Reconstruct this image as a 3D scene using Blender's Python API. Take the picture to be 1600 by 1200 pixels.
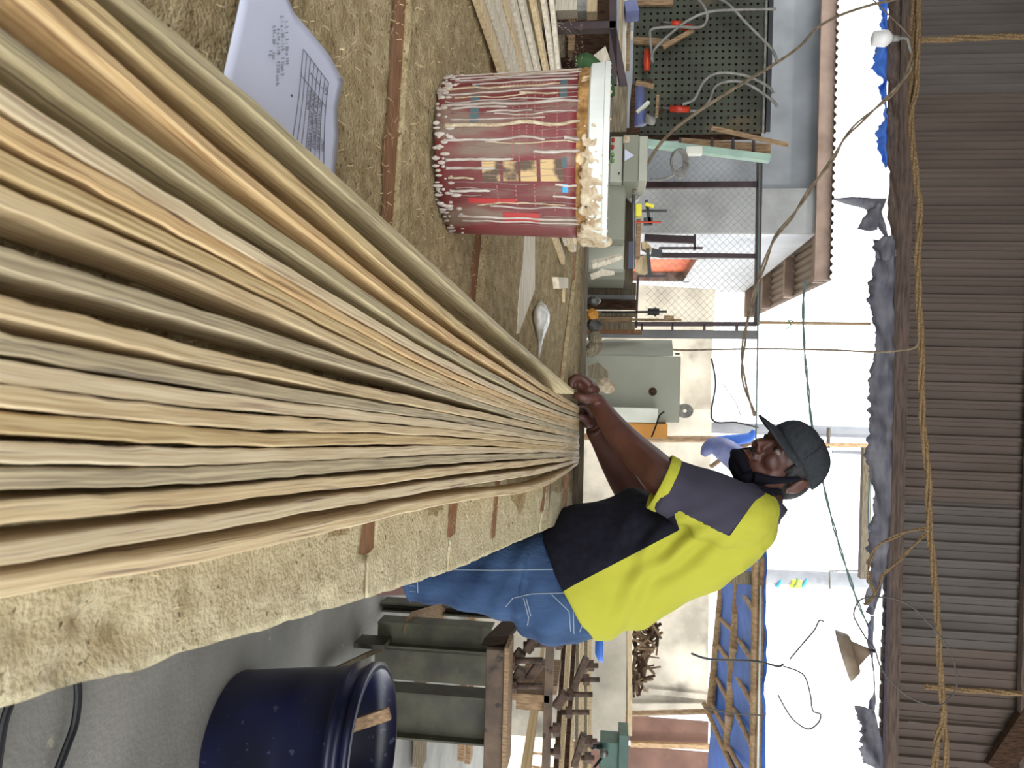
import bpy, bmesh, math, random
from mathutils import Vector, Matrix, noise
from math import sin, cos, pi, radians as R
random.seed(7)
SC = bpy.context.scene
COL = SC.collection
for o in list(bpy.data.objects): bpy.data.objects.remove(o)

# ------------------------------------------------------------------ camera, sky, exposure
FPX = 1200.0
CAMZ = 1.05
PITCH, ROLL = R(7.0), R(1.5)
FW = Vector((0, cos(PITCH), -sin(PITCH)))
UP = Vector((0, sin(PITCH), cos(PITCH)))
RT = Vector((1, 0, 0))
CX = UP*cos(ROLL) - RT*sin(ROLL)          # image +x  (the phone was held sideways)
CD = RT*cos(ROLL) + UP*sin(ROLL)          # image down
CAM = Vector((0, 0, CAMZ))
cd = bpy.data.cameras.new('camera'); cam = bpy.data.objects.new('camera', cd); COL.objects.link(cam)
cd.sensor_fit = 'HORIZONTAL'; cd.sensor_width = 36; cd.lens = 36*FPX/1600
cd.clip_start = 0.02; cd.clip_end = 300
cy_ = -CD; cz_ = -FW
m = Matrix(((CX.x, cy_.x, cz_.x, 0), (CX.y, cy_.y, cz_.y, 0), (CX.z, cy_.z, cz_.z, CAMZ), (0, 0, 0, 1)))
cam.matrix_world = m
cd.dof.use_dof = True; cd.dof.focus_distance = 1.5; cd.dof.aperture_fstop = 18
SC.camera = cam

w = bpy.data.worlds.new('world'); SC.world = w; w.use_nodes = True
bg = w.node_tree.nodes['Background']
bg.inputs[0].default_value = (0.93, 0.97, 1.0, 1); bg.inputs[1].default_value = 3.1
sd = bpy.data.lights.new('sun', 'SUN'); so = bpy.data.objects.new('sun', sd); COL.objects.link(so)
sd.energy = 2.0; sd.angle = R(2); sd.color = (1, .95, .86)
so.rotation_euler = (R(24), R(22), 0)
so['label'] = 'sun'; so['category'] = 'light'
SC.view_settings.view_transform = 'Standard'; SC.view_settings.look = 'None'
SC.view_settings.exposure = 0.32; SC.view_settings.gamma = 1.0; SC.view_settings.use_curve_mapping = False

# ------------------------------------------------------------------ helpers: where a pixel lies
def ray(px, py): return FW + CX*((px-800)/FPX) + CD*((py-600)/FPX)
def P(px, py, Y):
    d = ray(px, py); return CAM + d*(Y/d.y)
TS, TZ0, TY0 = .1117, .75, .29             # the bench rises gently away from the camera
def tz(Y): return TZ0 + TS*(Y-TY0)
def TP(px, py, h=0.0):
    d = ray(px, py)                        # CAMZ + d.z t = TZ0 + h + TS (d.y t - TY0)
    t = (TZ0 + h - TS*TY0 - CAMZ)/(d.z - TS*d.y); return CAM + d*t
def PZ(px, py, z):
    d = ray(px, py); return CAM + d*((z-CAMZ)/d.z)
def proj(p):
    v = Vector(p)-CAM; dz = v.dot(FW); return 800+FPX*v.dot(CX)/dz, 600+FPX*v.dot(CD)/dz

# ------------------------------------------------------------------ materials
MATS = {}
def srgb(c): return tuple(((x/255)/12.92 if x/255 <= .04045 else ((x/255+.055)/1.055)**2.4) for x in c)
def mat(name, c1, c2=None, rough=.7, scale=8, stretch=(1, 1, 1), bump=.0, metal=0, detail=6, c3=None, spots=None, contrast=(.35, .65), bscale=None, rot=(0,0,0), alpha=None, trans=0, space='Object'):
    if name in MATS: return MATS[name]
    m = bpy.data.materials.new(name); m.use_nodes = True; nt = m.node_tree; N = nt.nodes; L = nt.links
    b = N['Principled BSDF']; b.inputs['Roughness'].default_value = rough; b.inputs['Metallic'].default_value = metal
    if rough >= .85: b.inputs['Specular IOR Level'].default_value = .15
    if trans: b.inputs['Transmission Weight'].default_value = trans
    if alpha is not None: b.inputs['Alpha'].default_value = alpha
    c1 = srgb(c1); c2 = srgb(c2) if c2 else c1
    tc = N.new('ShaderNodeTexCoord'); mp = N.new('ShaderNodeMapping'); L.new(tc.outputs[space], mp.inputs[0])
    mp.inputs['Scale'].default_value = stretch; mp.inputs['Rotation'].default_value = rot
    nz = N.new('ShaderNodeTexNoise'); nz.inputs['Scale'].default_value = scale; nz.inputs['Detail'].default_value = detail
    L.new(mp.outputs[0], nz.inputs[0])
    cr = N.new('ShaderNodeValToRGB'); L.new(nz.outputs[0], cr.inputs[0])
    cr.color_ramp.elements[0].position = contrast[0]; cr.color_ramp.elements[1].position = contrast[1]
    cr.color_ramp.elements[0].color = (*c2, 1); cr.color_ramp.elements[1].color = (*c1, 1)
    col = cr.outputs[0]
    if spots:                              # (colour, scale, threshold, width)
        n2 = N.new('ShaderNodeTexNoise'); n2.inputs['Scale'].default_value = spots[1]; n2.inputs['Detail'].default_value = 5
        L.new(mp.outputs[0] if len(spots) > 4 else tc.outputs[space], n2.inputs[0])
        r2 = N.new('ShaderNodeValToRGB'); L.new(n2.outputs[0], r2.inputs[0])
        r2.color_ramp.elements[0].position = spots[2]; r2.color_ramp.elements[1].position = spots[2]+spots[3]
        r2.color_ramp.elements[0].color = (0, 0, 0, 1); r2.color_ramp.elements[1].color = (1, 1, 1, 1)
        mx = N.new('ShaderNodeMix'); mx.data_type = 'RGBA'
        L.new(r2.outputs[0], mx.inputs[0]); L.new(col, mx.inputs[6]); mx.inputs[7].default_value = (*srgb(spots[0]), 1)
        col = mx.outputs[2]
    L.new(col, b.inputs['Base Color'])
    if bump:
        bn = N.new('ShaderNodeBump'); bn.inputs['Strength'].default_value = bump; bn.inputs['Distance'].default_value = .01
        if bscale:
            n3 = N.new('ShaderNodeTexNoise'); n3.inputs['Scale'].default_value = bscale; n3.inputs['Detail'].default_value = 5
            L.new(mp.outputs[0], n3.inputs[0]); L.new(n3.outputs[0], bn.inputs['Height'])
        else: L.new(nz.outputs[0], bn.inputs['Height'])
        L.new(bn.outputs[0], b.inputs['Normal'])
    MATS[name] = m; return m

M_saw = mat('sawdust', (214, 202, 168), (184, 170, 134), .95, 60, bump=.45, bscale=260, spots=((116, 100, 74), 150, .63, .08), detail=8, contrast=(.3,.7))
M_sawgrey = mat('sawdust_fibrous', (188, 170, 132), (146, 126, 90), .95, 50, bump=.6, bscale=300, spots=((104, 86, 60), 170, .60, .10), detail=9, contrast=(.3,.7))
M_batten = mat('brown_batten', (150, 108, 74), (112, 76, 48), .75, 10, (3, 60, 20), bump=.3)
M_railgrey = mat('weathered_rail', (150, 138, 116), (100, 88, 68), .85, 6, (2, 40, 40), bump=.4)
M_raildark = mat('dark_rail', (104, 92, 72), (70, 60, 46), .8, 6, (2, 30, 30), bump=.3)
STRIPM = []
for i, (a, b_, sp) in enumerate([((222, 200, 158), (188, 160, 118), (120, 96, 78)), ((214, 190, 142), (176, 146, 98), (128, 92, 62)),
        ((200, 184, 148), (150, 134, 106), (104, 92, 80)), ((226, 196, 146), (196, 156, 104), (140, 100, 64)),
        ((196, 180, 140), (160, 146, 112), (96, 86, 74)), ((224, 206, 170), (196, 172, 134), (134, 104, 90))]):
    STRIPM.append(mat('bamboo_strip_%d' % i, a, b_, .6, 5, (2.2, 90, 1), bump=.12, spots=(sp, 4.0, .56, .14, 1), detail=8, space='UV', contrast=(.36,.64)))
M_pale = mat('pale_wood', (222, 200, 160), (190, 164, 122), .7, 5, (3, 30, 30), bump=.15)
M_white_wood = mat('white_wood', (226, 216, 196), (196, 182, 156), .7, 5, (3, 30, 30), bump=.1)
M_midwood = mat('mid_wood', (168, 138, 104), (120, 94, 66), .8, 6, (20, 20, 3), bump=.25)
M_darkwood = mat('dark_wood', (84, 62, 46), (46, 34, 26), .85, 6, (20, 20, 3), bump=.3)
M_bamboo = mat('bamboo_pole', (176, 146, 108), (138, 108, 74), .55, 5, (8, 8, 3), bump=.15)
M_concrete = mat('concrete', (132, 132, 130), (106, 106, 104), .85, 2.2, bump=.25, bscale=60)
M_floor = mat('floor_concrete', (150, 147, 138), (108, 106, 100), .75, 2.0, bump=.2, bscale=60, spots=((170, 166, 146), 9, .68, .02), detail=9)
M_ground = mat('yard_ground', (214, 204, 186), (180, 168, 148), .95, 2, bump=.3, bscale=20)
M_block = mat('limewashed_blockwork', (212, 202, 184), (160, 152, 138), .9, 2.2, bump=.3, bscale=30, spots=((120, 114, 104), 1.6, .6, .12))
M_render = mat('white_render', (176, 178, 182), (160, 162, 166), .85, 2)
M_greywall = mat('grey_render', (112, 114, 116), (92, 94, 96), .9, 1.8, bump=.1)
M_rust = mat('rusty_sheet', (118, 86, 72), (92, 64, 52), .7, 3, bump=.2, spots=((90, 60, 50), 4, .6, .05), metal=.1)
M_maroon = mat('maroon_steel', (66, 40, 44), (44, 28, 30), .5, 10)
M_clad = mat('brown_cladding', (98, 84, 74), (86, 72, 63), .7, 3, (2, 1, .3), bump=.05)
M_clad2 = mat('grey_cladding', (98, 90, 84), (82, 74, 68), .7, 3, (2, 1, .3), bump=.05)
M_rafter = mat('rafter_wood', (104, 86, 74), (70, 56, 48), .8, 8, (1, 10, 10))
M_fascia = mat('eave_timber', (128, 108, 94), (100, 82, 70), .8, 4)
M_jute = mat('jute_rope', (156, 130, 96), (104, 82, 56), .95, 120, bump=.8)
M_tarp = mat('faded_tarp', (120, 118, 124), (84, 82, 92), .8, 5, (1, 1, 4), bump=.3)
M_tarpblue = mat('blue_tarp', (70, 124, 220), (56, 104, 196), .6, 4, bump=.15)
M_bluepl = mat('dark_blue_plastic', (20, 24, 62), (13, 14, 34), .35, 5, spots=((60, 62, 80), 40, .66, .02))
M_black = mat('black_plastic', (22, 22, 24), None, .45)
M_cable = mat('grey_cable', (150, 146, 138), (112, 108, 100), .6, 20)
M_cablebrown = mat('dusty_cable', (140, 122, 98), (100, 86, 66), .7, 30)
M_thin = mat('thin_green_wire', (96, 116, 110), None, .5)
M_peg = mat('pegboard_green', (74, 78, 62), (56, 58, 46), .75, 4, spots=((98, 84, 60), 3, .58, .1))
M_mint = mat('mint_paint', (168, 196, 176), (140, 168, 150), .5, 6)
M_orange = mat('orange_handle', (214, 66, 34), (180, 50, 26), .4, 10)
M_cab = mat('grey_green_paint', (142, 142, 124), (126, 126, 108), .55, 3)
M_cabl = mat('grey_green_light', (186, 186, 168), (166, 166, 148), .55, 3)
M_cream = mat('cream_enamel', (222, 222, 206), (200, 200, 182), .5, 5)
M_yellowbox = mat('ochre_box', (206, 146, 58), (184, 124, 44), .6, 5)
M_steel = mat('dull_steel', (124, 124, 120), (84, 82, 78), .4, 10, metal=.6)
M_rustbolt = mat('rusty_bolt', (104, 84, 70), (62, 48, 40), .7, 30, metal=.4, bump=.4)
M_press = mat('green_press_paint', (90, 89, 69), (60, 56, 44), .6, 7, bump=.25, spots=((66, 52, 42), 5, .6, .06))
M_pressrust = mat('rusty_press_beam', (112, 92, 74), (72, 58, 48), .75, 9, bump=.4, spots=((56, 46, 40), 14, .58, .05))
M_vise = mat('machine_green', (58, 98, 82), (40, 74, 62), .4, 8)
M_paper = mat('paper', (206, 208, 224), (194, 196, 214), .8, 4)
M_ink = mat('ink', (40, 40, 46), None, .8)
M_red = mat('bucket_red', (120, 32, 38), (98, 42, 40), .5, 12, (1, 1, .25), bump=.15, spots=((118, 98, 84), 24, .50, .12, 1), detail=8)
M_band = mat('bucket_grime', (172, 132, 82), (110, 78, 44), .9, 60, bump=1., spots=((214, 190, 150), 40, .6, .05))
M_glue = mat('dried_glue', (190, 180, 170), (150, 134, 122), .4, 25, bump=.3)
M_gluegrey = mat('grey_glue_film', (140, 116, 108), (110, 84, 78), .5, 25)
M_gluec = mat('cream_glue', (200, 186, 158), (160, 136, 104), .6, 60, bump=.9, detail=8)
M_lid = mat('white_lid', (222, 224, 218), (196, 198, 190), .45, 12)
M_gold = mat('print_gold', (190, 160, 112), (84, 66, 48), .6, 26, contrast=(.46, .54))
M_teal = mat('print_teal', (70, 88, 92), None, .6)
M_sky = mat('print_blue', (60, 150, 204), None, .5)
M_pinkprint = mat('print_pink', (150, 92, 86), None, .6)
M_brightred = mat('print_red', (164, 40, 38), None, .5)
M_skin = mat('skin', (86, 50, 38), (68, 38, 29), .5, 14, bump=.05)
M_navy = mat('navy_knit', (24, 24, 34), (17, 17, 25), .9, 60, bump=.1)
M_charcoal = mat('charcoal_knit', (58, 55, 66), (46, 44, 54), .9, 60, bump=.1)
M_yellow = mat('lime_yellow_knit', (166, 164, 58), (158, 156, 50), .85, 60, bump=.1)
M_denim = mat('denim', (60, 82, 114), (26, 40, 68), .9, 9, (1, 1, .6), bump=.35, bscale=120)
M_stitch = mat('denim_stitch', (140, 150, 160), None, .8)
M_cap = mat('cap_cloth', (48, 50, 53), (40, 42, 45), .9, 90, bump=.2)
M_mask = mat('mask_cloth', (14, 14, 22), None, .9)
M_hair = mat('black_hair', (16, 14, 14), (26, 22, 22), .7, 80, bump=.3)
M_eyew = mat('eye_white', (112, 98, 92), None, .3)
M_lip = mat('lip', (96, 50, 44), None, .5)
M_plasticbag = mat('clear_bag', (214, 212, 206), (170, 164, 150), .25, 25, bump=.6)
M_leaf = mat('leaf_green', (120, 160, 84), (70, 110, 50), .7, 8)
M_greencloth = mat('green_cloth', (56, 92, 48), (40, 70, 36), .8, 6)
M_bulb = mat('milk_bulb', (232, 228, 224), None, .3)
M_lamp = mat('enamel_shade', (150, 132, 112), (116, 98, 80), .5, 10)
M_twine = mat('grey_twine', (84, 78, 70), None, .8)
M_branch = mat('firewood', (150, 126, 100), (96, 78, 60), .9, 10, bump=.3)
M_shirtwhite = mat('sticker_yellow', (240, 226, 70), None, .6)
M_pole = mat('utility_pole', (132, 134, 138), (120, 122, 126), .8, 5)
M_bundle = mat('tarp_grey_blue', (120, 124, 158), (84, 92, 140), .5, 8, bump=.3)
M_dooropen = mat('door_orange', (220, 108, 72), (190, 90, 60), .8, 4)

# ------------------------------------------------------------------ mesh builder
class MB:
    def __init__(s): s.v = []; s.f = []; s.mi = []
    def quad_grid(s, rows, closed_u=False, closed_v=False, mi=0, flip=False):
        b = len(s.v); nr = len(rows); nc = len(rows[0])
        for r in rows: s.v += [tuple(p) for p in r]
        for i in range(nr - (0 if closed_v else 1)):
            for j in range(nc - (0 if closed_u else 1)):
                a = b+i*nc+j; b2 = b+i*nc+(j+1) % nc; c = b+((i+1) % nr)*nc+(j+1) % nc; d = b+((i+1) % nr)*nc+j
                s.f.append((a, d, c, b2) if flip else (a, b2, c, d)); s.mi.append(mi)
        return b
    def loft(s, rings, cap=True, mi=0):
        n = len(rings[0]); b = s.quad_grid(rings, closed_u=True, mi=mi)
        if cap:
            s.f.append(tuple(b+i for i in range(n))[::-1]); s.mi.append(mi)
            e = b+(len(rings)-1)*n; s.f.append(tuple(e+i for i in range(n))); s.mi.append(mi)
    def hexa(s, pts, mi=0):                # 8 points: bottom 4 ccw, top 4 ccw
        b = len(s.v); s.v += [tuple(p) for p in pts]
        for q in ((3, 2, 1, 0), (4, 5, 6, 7), (0, 1, 5, 4), (1, 2, 6, 5), (2, 3, 7, 6), (3, 0, 4, 7)):
            s.f.append(tuple(b+i for i in q)); s.mi.append(mi)
    def box(s, c, sz, M=None, mi=0):
        x, y, z = sz[0]/2, sz[1]/2, sz[2]/2
        pts = [Vector(p) for p in ((-x, -y, -z), (x, -y, -z), (x, y, -z), (-x, y, -z), (-x, -y, z), (x, -y, z), (x, y, z), (-x, y, z))]
        if M: pts = [M @ p for p in pts]
        s.hexa([Vector(c)+p for p in pts], mi)
    def tube(s, pts, r, n=8, cap=True, mi=0, smooth=0):
        pts = [Vector(p) for p in pts]
        rr = r if isinstance(r, (list, tuple)) else [r]*len(pts)
        if smooth and len(pts) > 2: pts, rr = cr(pts, rr, smooth)
        rings = []; up = None
        for i, p in enumerate(pts):
            t = (pts[min(i+1, len(pts)-1)]-pts[max(i-1, 0)]).normalized()
            if up is None: up = Vector((0, 0, 1)) if abs(t.z) < .9 else Vector((1, 0, 0))
            a = t.cross(up).normalized(); b = a.cross(t).normalized(); up = b
            rings.append([p + (a*cos(2*pi*k/n)+b*sin(2*pi*k/n))*rr[i] for k in range(n)])
        s.loft(rings, cap, mi)
    def ellipsoid(s, c, r, M=None, nu=16, nv=10, mi=0, v0=0, v1=pi, cap=True):
        rows = []
        for i in range(nv+1):
            th = v0+(v1-v0)*i/nv; th = min(max(th, .03), pi-.03)
            row = []
            for k in range(nu):
                ph = 2*pi*k/nu; p = Vector((r[0]*sin(th)*cos(ph), r[1]*sin(th)*sin(ph), r[2]*cos(th)))
                if M: p = M @ p
                row.append(Vector(c)+p)
            rows.append(row)
        s.loft(rows[::-1], cap, mi)
    def poly(s, pts, ext, mi=0):           # extruded polygon
        b = len(s.v); n = len(pts); e = Vector(ext)
        s.v += [tuple(p) for p in pts]+[tuple(Vector(p)+e) for p in pts]
        s.f.append(tuple(b+i for i in range(n))[::-1]); s.f.append(tuple(b+n+i for i in range(n))); s.mi += [mi, mi]
        for i in range(n):
            j = (i+1) % n; s.f.append((b+i, b+j, b+n+j, b+n+i)); s.mi.append(mi)
    def mesh(s, name, mats, smooth=False):
        me = bpy.data.meshes.new(name); me.from_pydata(s.v, [], s.f)
        for mm in (mats if isinstance(mats, (list, tuple)) else [mats]): me.materials.append(mm)
        me.polygons.foreach_set('material_index', s.mi)
        if smooth: me.polygons.foreach_set('use_smooth', [True]*len(s.f))
        bm = bmesh.new(); bm.from_mesh(me); bmesh.ops.recalc_face_normals(bm, faces=bm.faces[:]); bm.to_mesh(me); bm.free()
        me.update(); return me
    def build(s, name, mats, parent=None, smooth=False, bevel=0):
        me = s.mesh(name, mats, smooth); o = bpy.data.objects.new(name, me); COL.objects.link(o)
        if parent: attach(o, parent)
        if bevel:
            bv = o.modifiers.new('bevel', 'BEVEL'); bv.width = bevel; bv.segments = 2; bv.limit_method = 'ANGLE'
        return o
def attach(o, parent):
    o.parent = parent
    bpy.context.view_layer.update() if False else None
    loc = root_loc(parent); o.location = o.location - loc
def root_loc(p):
    l = Vector(p.location)
    while p.parent: p = p.parent; l += Vector(p.location)
    return l
def cr(pts, rr, k):
    P_ = []; R_ = []
    n = len(pts)
    for i in range(n-1):
        p0, p1, p2, p3 = pts[max(i-1, 0)], pts[i], pts[i+1], pts[min(i+2, n-1)]
        for j in range(k):
            t = j/k
            P_.append(.5*((2*p1)+(p2-p0)*t+(2*p0-5*p1+4*p2-p3)*t*t+(3*p1-p0-3*p2+p3)*t**3)); R_.append(rr[i]+(rr[i+1]-rr[i])*t)
    P_.append(pts[-1]); R_.append(rr[-1]); return P_, R_
def thing(name, label, cat, loc=(0, 0, 0), group=None, kind=None):
    o = bpy.data.objects.new(name, None); COL.objects.link(o); o.location = loc; o.empty_display_size = .05
    return tag(o, label, cat, group, kind)
def tag(o, label=None, cat=None, group=None, kind=None):
    if label: o['label'] = label
    if cat: o['category'] = cat
    if group: o['group'] = group
    if kind: o['kind'] = kind
    return o
def rect(b, x0, x1, y0, y1, Y, dep, mi=0):  # box that covers a pixel rectangle at forward distance Y
    xm, ym = (x0+x1)/2, (y0+y1)/2
    a, c = P(xm, y0, Y), P(xm, y1, Y); d, e = P(x0, ym, Y), P(x1, ym, Y)
    b.box(((a.x+c.x)/2, Y+dep/2, (d.z+e.z)/2), (abs(c.x-a.x), dep, abs(e.z-d.z)), mi=mi); return b
def bar(b, p0, p1, Y, w, dep, mi=0, Y1=None):  # flat bar from pixel to pixel, w = width in metres
    a = P(*p0, Y); c = P(*p1, Y if Y1 is None else Y1); t = (c-a).normalized()
    n = t.cross(Vector((0, 1, 0))).normalized()*w/2; e = Vector((0, dep, 0))
    b.hexa([a-n, a+n, a+n+e, a-n+e, c-n, c+n, c+n+e, c-n+e], mi); return b
def ptube(b, pts, r, Y=None, n=6, smooth=4, mi=0):
    b.tube([P(p[0], p[1], (p[2] if len(p) > 2 else Y)) for p in pts], r, n, smooth=smooth, mi=mi); return b

# ================================================================== SETTING
b = MB(); b.box((1, 2.6, -.05), (13, 12.2, .1)); tag(b.build('floor', M_floor), kind='structure')
b = MB(); b.box((0, 36, -.09), (90, 54.6, .1)); tag(b.build('ground', M_ground), kind='structure')

# unseen shed roof and far eave, added for shade, cut short for light
b = MB(); b.box((1, 1.3, 4.35), (13, 8.6, .06)); tag(b.build('shade_roof', M_clad), kind='structure')
b = MB(); b.box((-5.4, 1.2, 2.15), (.12, 9, 4.3)); tag(b.build('wall_left', M_greywall), kind='structure')

# corrugated cladding above the opening
WY = 5.6
clad = thing('wall_front', None, None, (0, WY, 3), kind='structure'); del_keys = None
edges = [-260, -72, 143, 345, 563, 783, 1003, 1121, 1340, 1560]
zb = P(1393, 600, WY).z; zt = 4.32
for k in range(len(edges)-1):
    xa, xb = P(1420, edges[k], WY).x, P(1420, edges[k+1], WY).x
    b = MB(); nr = max(3, round((xb-xa)/.128)); pit = (xb-xa)/nr
    prof = []
    for i in range(nr):
        x0 = xa+i*pit
        prof += [(x0, 0), (x0+pit*.12, 0), (x0+pit*.2, -.024), (x0+pit*.34, -.024), (x0+pit*.42, 0), (x0+pit*.66, 0), (x0+pit*.69, -.006), (x0+pit*.73, 0)]
    prof += [(xb+.02, 0)]
    off = (k % 2)*.012
    tl = (k-4)*.01
    rows = []
    for z in (zb-.02, zb+.4, zb+.9, zt):
        rows.append([(x+(z-zb)*.004, WY+y-off+.02, z) for x, y in prof])
    b.quad_grid(rows)
    rows2 = [[(p[0], p[1]+.004, p[2]) for p in r] for r in rows]; b.quad_grid(rows2, flip=True)
    b.build('corrugated_sheet', M_clad2 if k in (1, 5) else M_clad, clad)
b = MB(); b.box((1.1, WY-.07, zb+.03), (13, .05, .085)); b.build('purlin', M_rafter, clad)
b = MB(); b.box((1.1, WY-.07, P(1606, 700, WY).z), (13, .05, .1)); b.build('purlin', M_rafter, clad)
b = MB(); bar(b, (1560, 1205), (1640, 1085), WY-.1, .16, .05); b.build('brace', M_darkwood, clad)

# ================================================================== BENCH
bench = thing('workbench', 'long rough workbench caked in sawdust, brown battens let into its top', 'workbench', (0, 1.2, 0))
# seams: pixel on the left edge, pixel at the right hand end of the batten, half-width (m), batten?
edgeR = [TP(-260, 1192), TP(0, 1101), TP(250, 1030), TP(500, 957), TP(700, 893), TP(857, 825)]
eA = edgeR[1]; eB = edgeR[-1]
def edge_x(Y):
    pts = edgeR
    for i in range(len(pts)-1):
        if Y <= pts[i+1].y or i == len(pts)-2:
            t = (Y-pts[i].y)/(pts[i+1].y-pts[i].y); return pts[i].x+t*(pts[i+1].x-pts[i].x)
XL0 = -1.9; XL1 = TP(850, 190).x; XL = XL0
def seam(p0, p1):
    a, c = TP(*p0), TP(*p1); return (a, c)
seams = [seam((626, 0), (576, 846)), seam((739, 420), (704, 815)), seam((801, 470), (770, 810)), seam((887, 470), (848, 775))]
def seam_y(s, X):
    a, c = s; return a.y+(X-a.x)*(c.y-a.y)/(c.x-a.x)
YN, YF = -.35, 2.2
halfw = [.020, .016, .014, .012]
endX = [TP(576, 868).x, TP(704, 838).x, TP(770, 840).x, TP(848, 797).x]
def fbm(x, y, s, o=4):
    v = 0; a = 1
    for i in range(o): v += a*noise.noise(Vector((x*s, y*s, 3.1*i))); s *= 2.1; a *= .5
    return v
pits = [(TP(205, 985), .011, .008), (TP(140, 965), .008, .008), (TP(165, 984), .02, .006), (TP(110, 1052), .012, .008), (TP(40, 990), .008, .005), (TP(300, 925), .006, .004), (TP(510, 945), .012, .01), (TP(420, 905), .006, .005)]
stepz = [0, .003, .014, .006, .012]
def ztop(X, Y, k):
    z = tz(Y) + .0022*fbm(X, Y, 14, 5) + .0011*fbm(X+7, Y, 110, 3)
    if X < .1: z += .0016*abs(fbm(X, Y+5, 45, 3))
    for p, r_, d_ in pits:
        q = ((X-p.x)**2+((Y-p.y)*.7)**2)/(r_*r_)
        if q < 4: z -= d_*math.exp(-q)
    return z + (stepz[k] if X < .1 else stepz[k]*.2)
bounds = [None]+seams+[None]
for k in range(5):
    b = MB()
    lo = bounds[k]; hi = bounds[k+1]; XL = XL1 if k > 2 else XL0
    nx = 300; rows = []
    hl = halfw[k-1] if lo else 0; hh = halfw[k] if hi else 0
    ylen = {0: 150, 1: 90, 2: 70, 3: 60, 4: 24}[k]
    for j in range(ylen+1):
        t = j/ylen; row = []
        for i in range(nx+1):
            u = i/nx; xr = 1-(1-u)**1.0
            # lay columns so that the right side stops on the bench edge
            xe = .3
            for it_ in range(5):
                X = XL+xr*(xe-XL)
                y0 = (seam_y(lo, X)+(hl if X < endX[k-1] else .001)) if lo else YN
                y1 = (seam_y(hi, X)-(hh if X < endX[k] else .001)) if hi else YF
                Xe = xe; ya = (seam_y(lo, Xe)+.001) if lo else YN; yb = (seam_y(hi, Xe)-.001) if hi else YF
                Yq = ya+(yb-ya)*t; xe = edge_x(Yq)+.0015*fbm(Yq, 2, 25, 3)
            Y = y0+(y1-y0)*t
            row.append(Vector((X, Y, ztop(X, Y, k))))
        rows.append(row)
    # skirts
    def dn(r, d=.06): return [p+Vector((0, 0, -d)) for p in r]
    rows = [dn(rows[0])]+rows+[dn(rows[-1])]
    nR = len(rows); rows = [[r[0]+Vector((0, 0, -.06 if 0 < ri < nR-1 else 0))]+r+[r[-1]+(Vector((-.004, 0, -.06)) if 0 < ri < nR-1 else Vector((-.004, 0, 0)))] for ri, r in enumerate(rows)]
    b.quad_grid(rows)
    nrow = len(rows); ncol = len(rows[0])
    for fi in range(len(b.f)):
        X = b.v[b.f[fi][0]][0]; Y = b.v[b.f[fi][0]][1]
        if X < .02+.1*fbm(X, Y, 5, 2)+.12*Y: b.mi[fi] = 1
    o = b.build('slab', [M_saw, M_sawgrey], bench, smooth=True)
for k in range(4):
    b = MB(); s = seams[k]; n = 40; rows = []; XL = XL1 if k > 1 else XL0
    for side in (-1, 1):
        row = []
        for i in range(n+1):
            X = XL+(endX[k]-.002-XL)*i/n; Y = seam_y(s, X)+side*halfw[k]*.86
            row.append(Vector((X, Y, tz(Y)+(.004 if k != 0 else -.001)+.0012*fbm(X, k, 12, 3))))
        rows.append(row)
    rows = [[p-Vector((0, 0, .04)) for p in rows[0]]]+rows+[[p-Vector((0, 0, .04)) for p in rows[1]]]
    b.quad_grid(rows, closed_v=True)
    b.build('batten', M_batten, bench)
b = MB(); b.box((-.95, .95, .60), (1.8, 2.0, .03)); b.box((-.95, -.28, .65), (1.8, .08, .1)); b.build('underframe', M_darkwood, bench)
for (x, y, h) in ((-1.75, -.2, .66), (-1.75, 2.0, .88), (-.08, -.2, .66), (.16, 2.05, .88)):
    b = MB(); b.box((x, y, h/2), (.09, .09, h)); b.build('leg', M_darkwood, bench)
# raised rails at the far end
a0, a1 = TP(908, 300), TP(893, 790)
def rail(name, px0, px1, h, dep, m, label=None):
    a = TP(*px0); c = TP(*px1); t = (c-a).normalized(); a = a+t*((XL1-a.x)/t.x); b = MB()
    n = Vector((-t.y, t.x, 0)).normalized()*dep
    N_ = 24; r0 = []; r1 = []; r2 = []; r3 = []
    for i in range(N_+1):
        p = a.lerp(c, i/N_); w_ = .0015*fbm(p.x, h*9, 10, 3)
        r0.append(p-Vector((0, 0, .05))); r1.append(p+Vector((0, 0, h+w_))); r2.append(p+n+Vector((0, 0, h+w_))); r3.append(p+n-Vector((0, 0, .05)))
    b.quad_grid([r0, r1, r2, r3], closed_v=True)
    i0 = len(b.v); b.v += [tuple(r0[-1]), tuple(r1[-1]), tuple(r2[-1]), tuple(r3[-1])]; b.f.append((i0, i0+1, i0+2, i0+3)); b.mi.append(0)
    o = b.build(name, m, bench)
    if label: tag(o, label)
rail('rail', (866, 420), (853, 800), .006, .10, M_railgrey, 'grey weathered rail')
rail('rail', (893, 420), (878, 800), .010, .06, M_batten, 'brown rail')
rail('rail', (902, 400), (893, 800), .030, .05, M_raildark, 'dark end rail')

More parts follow.
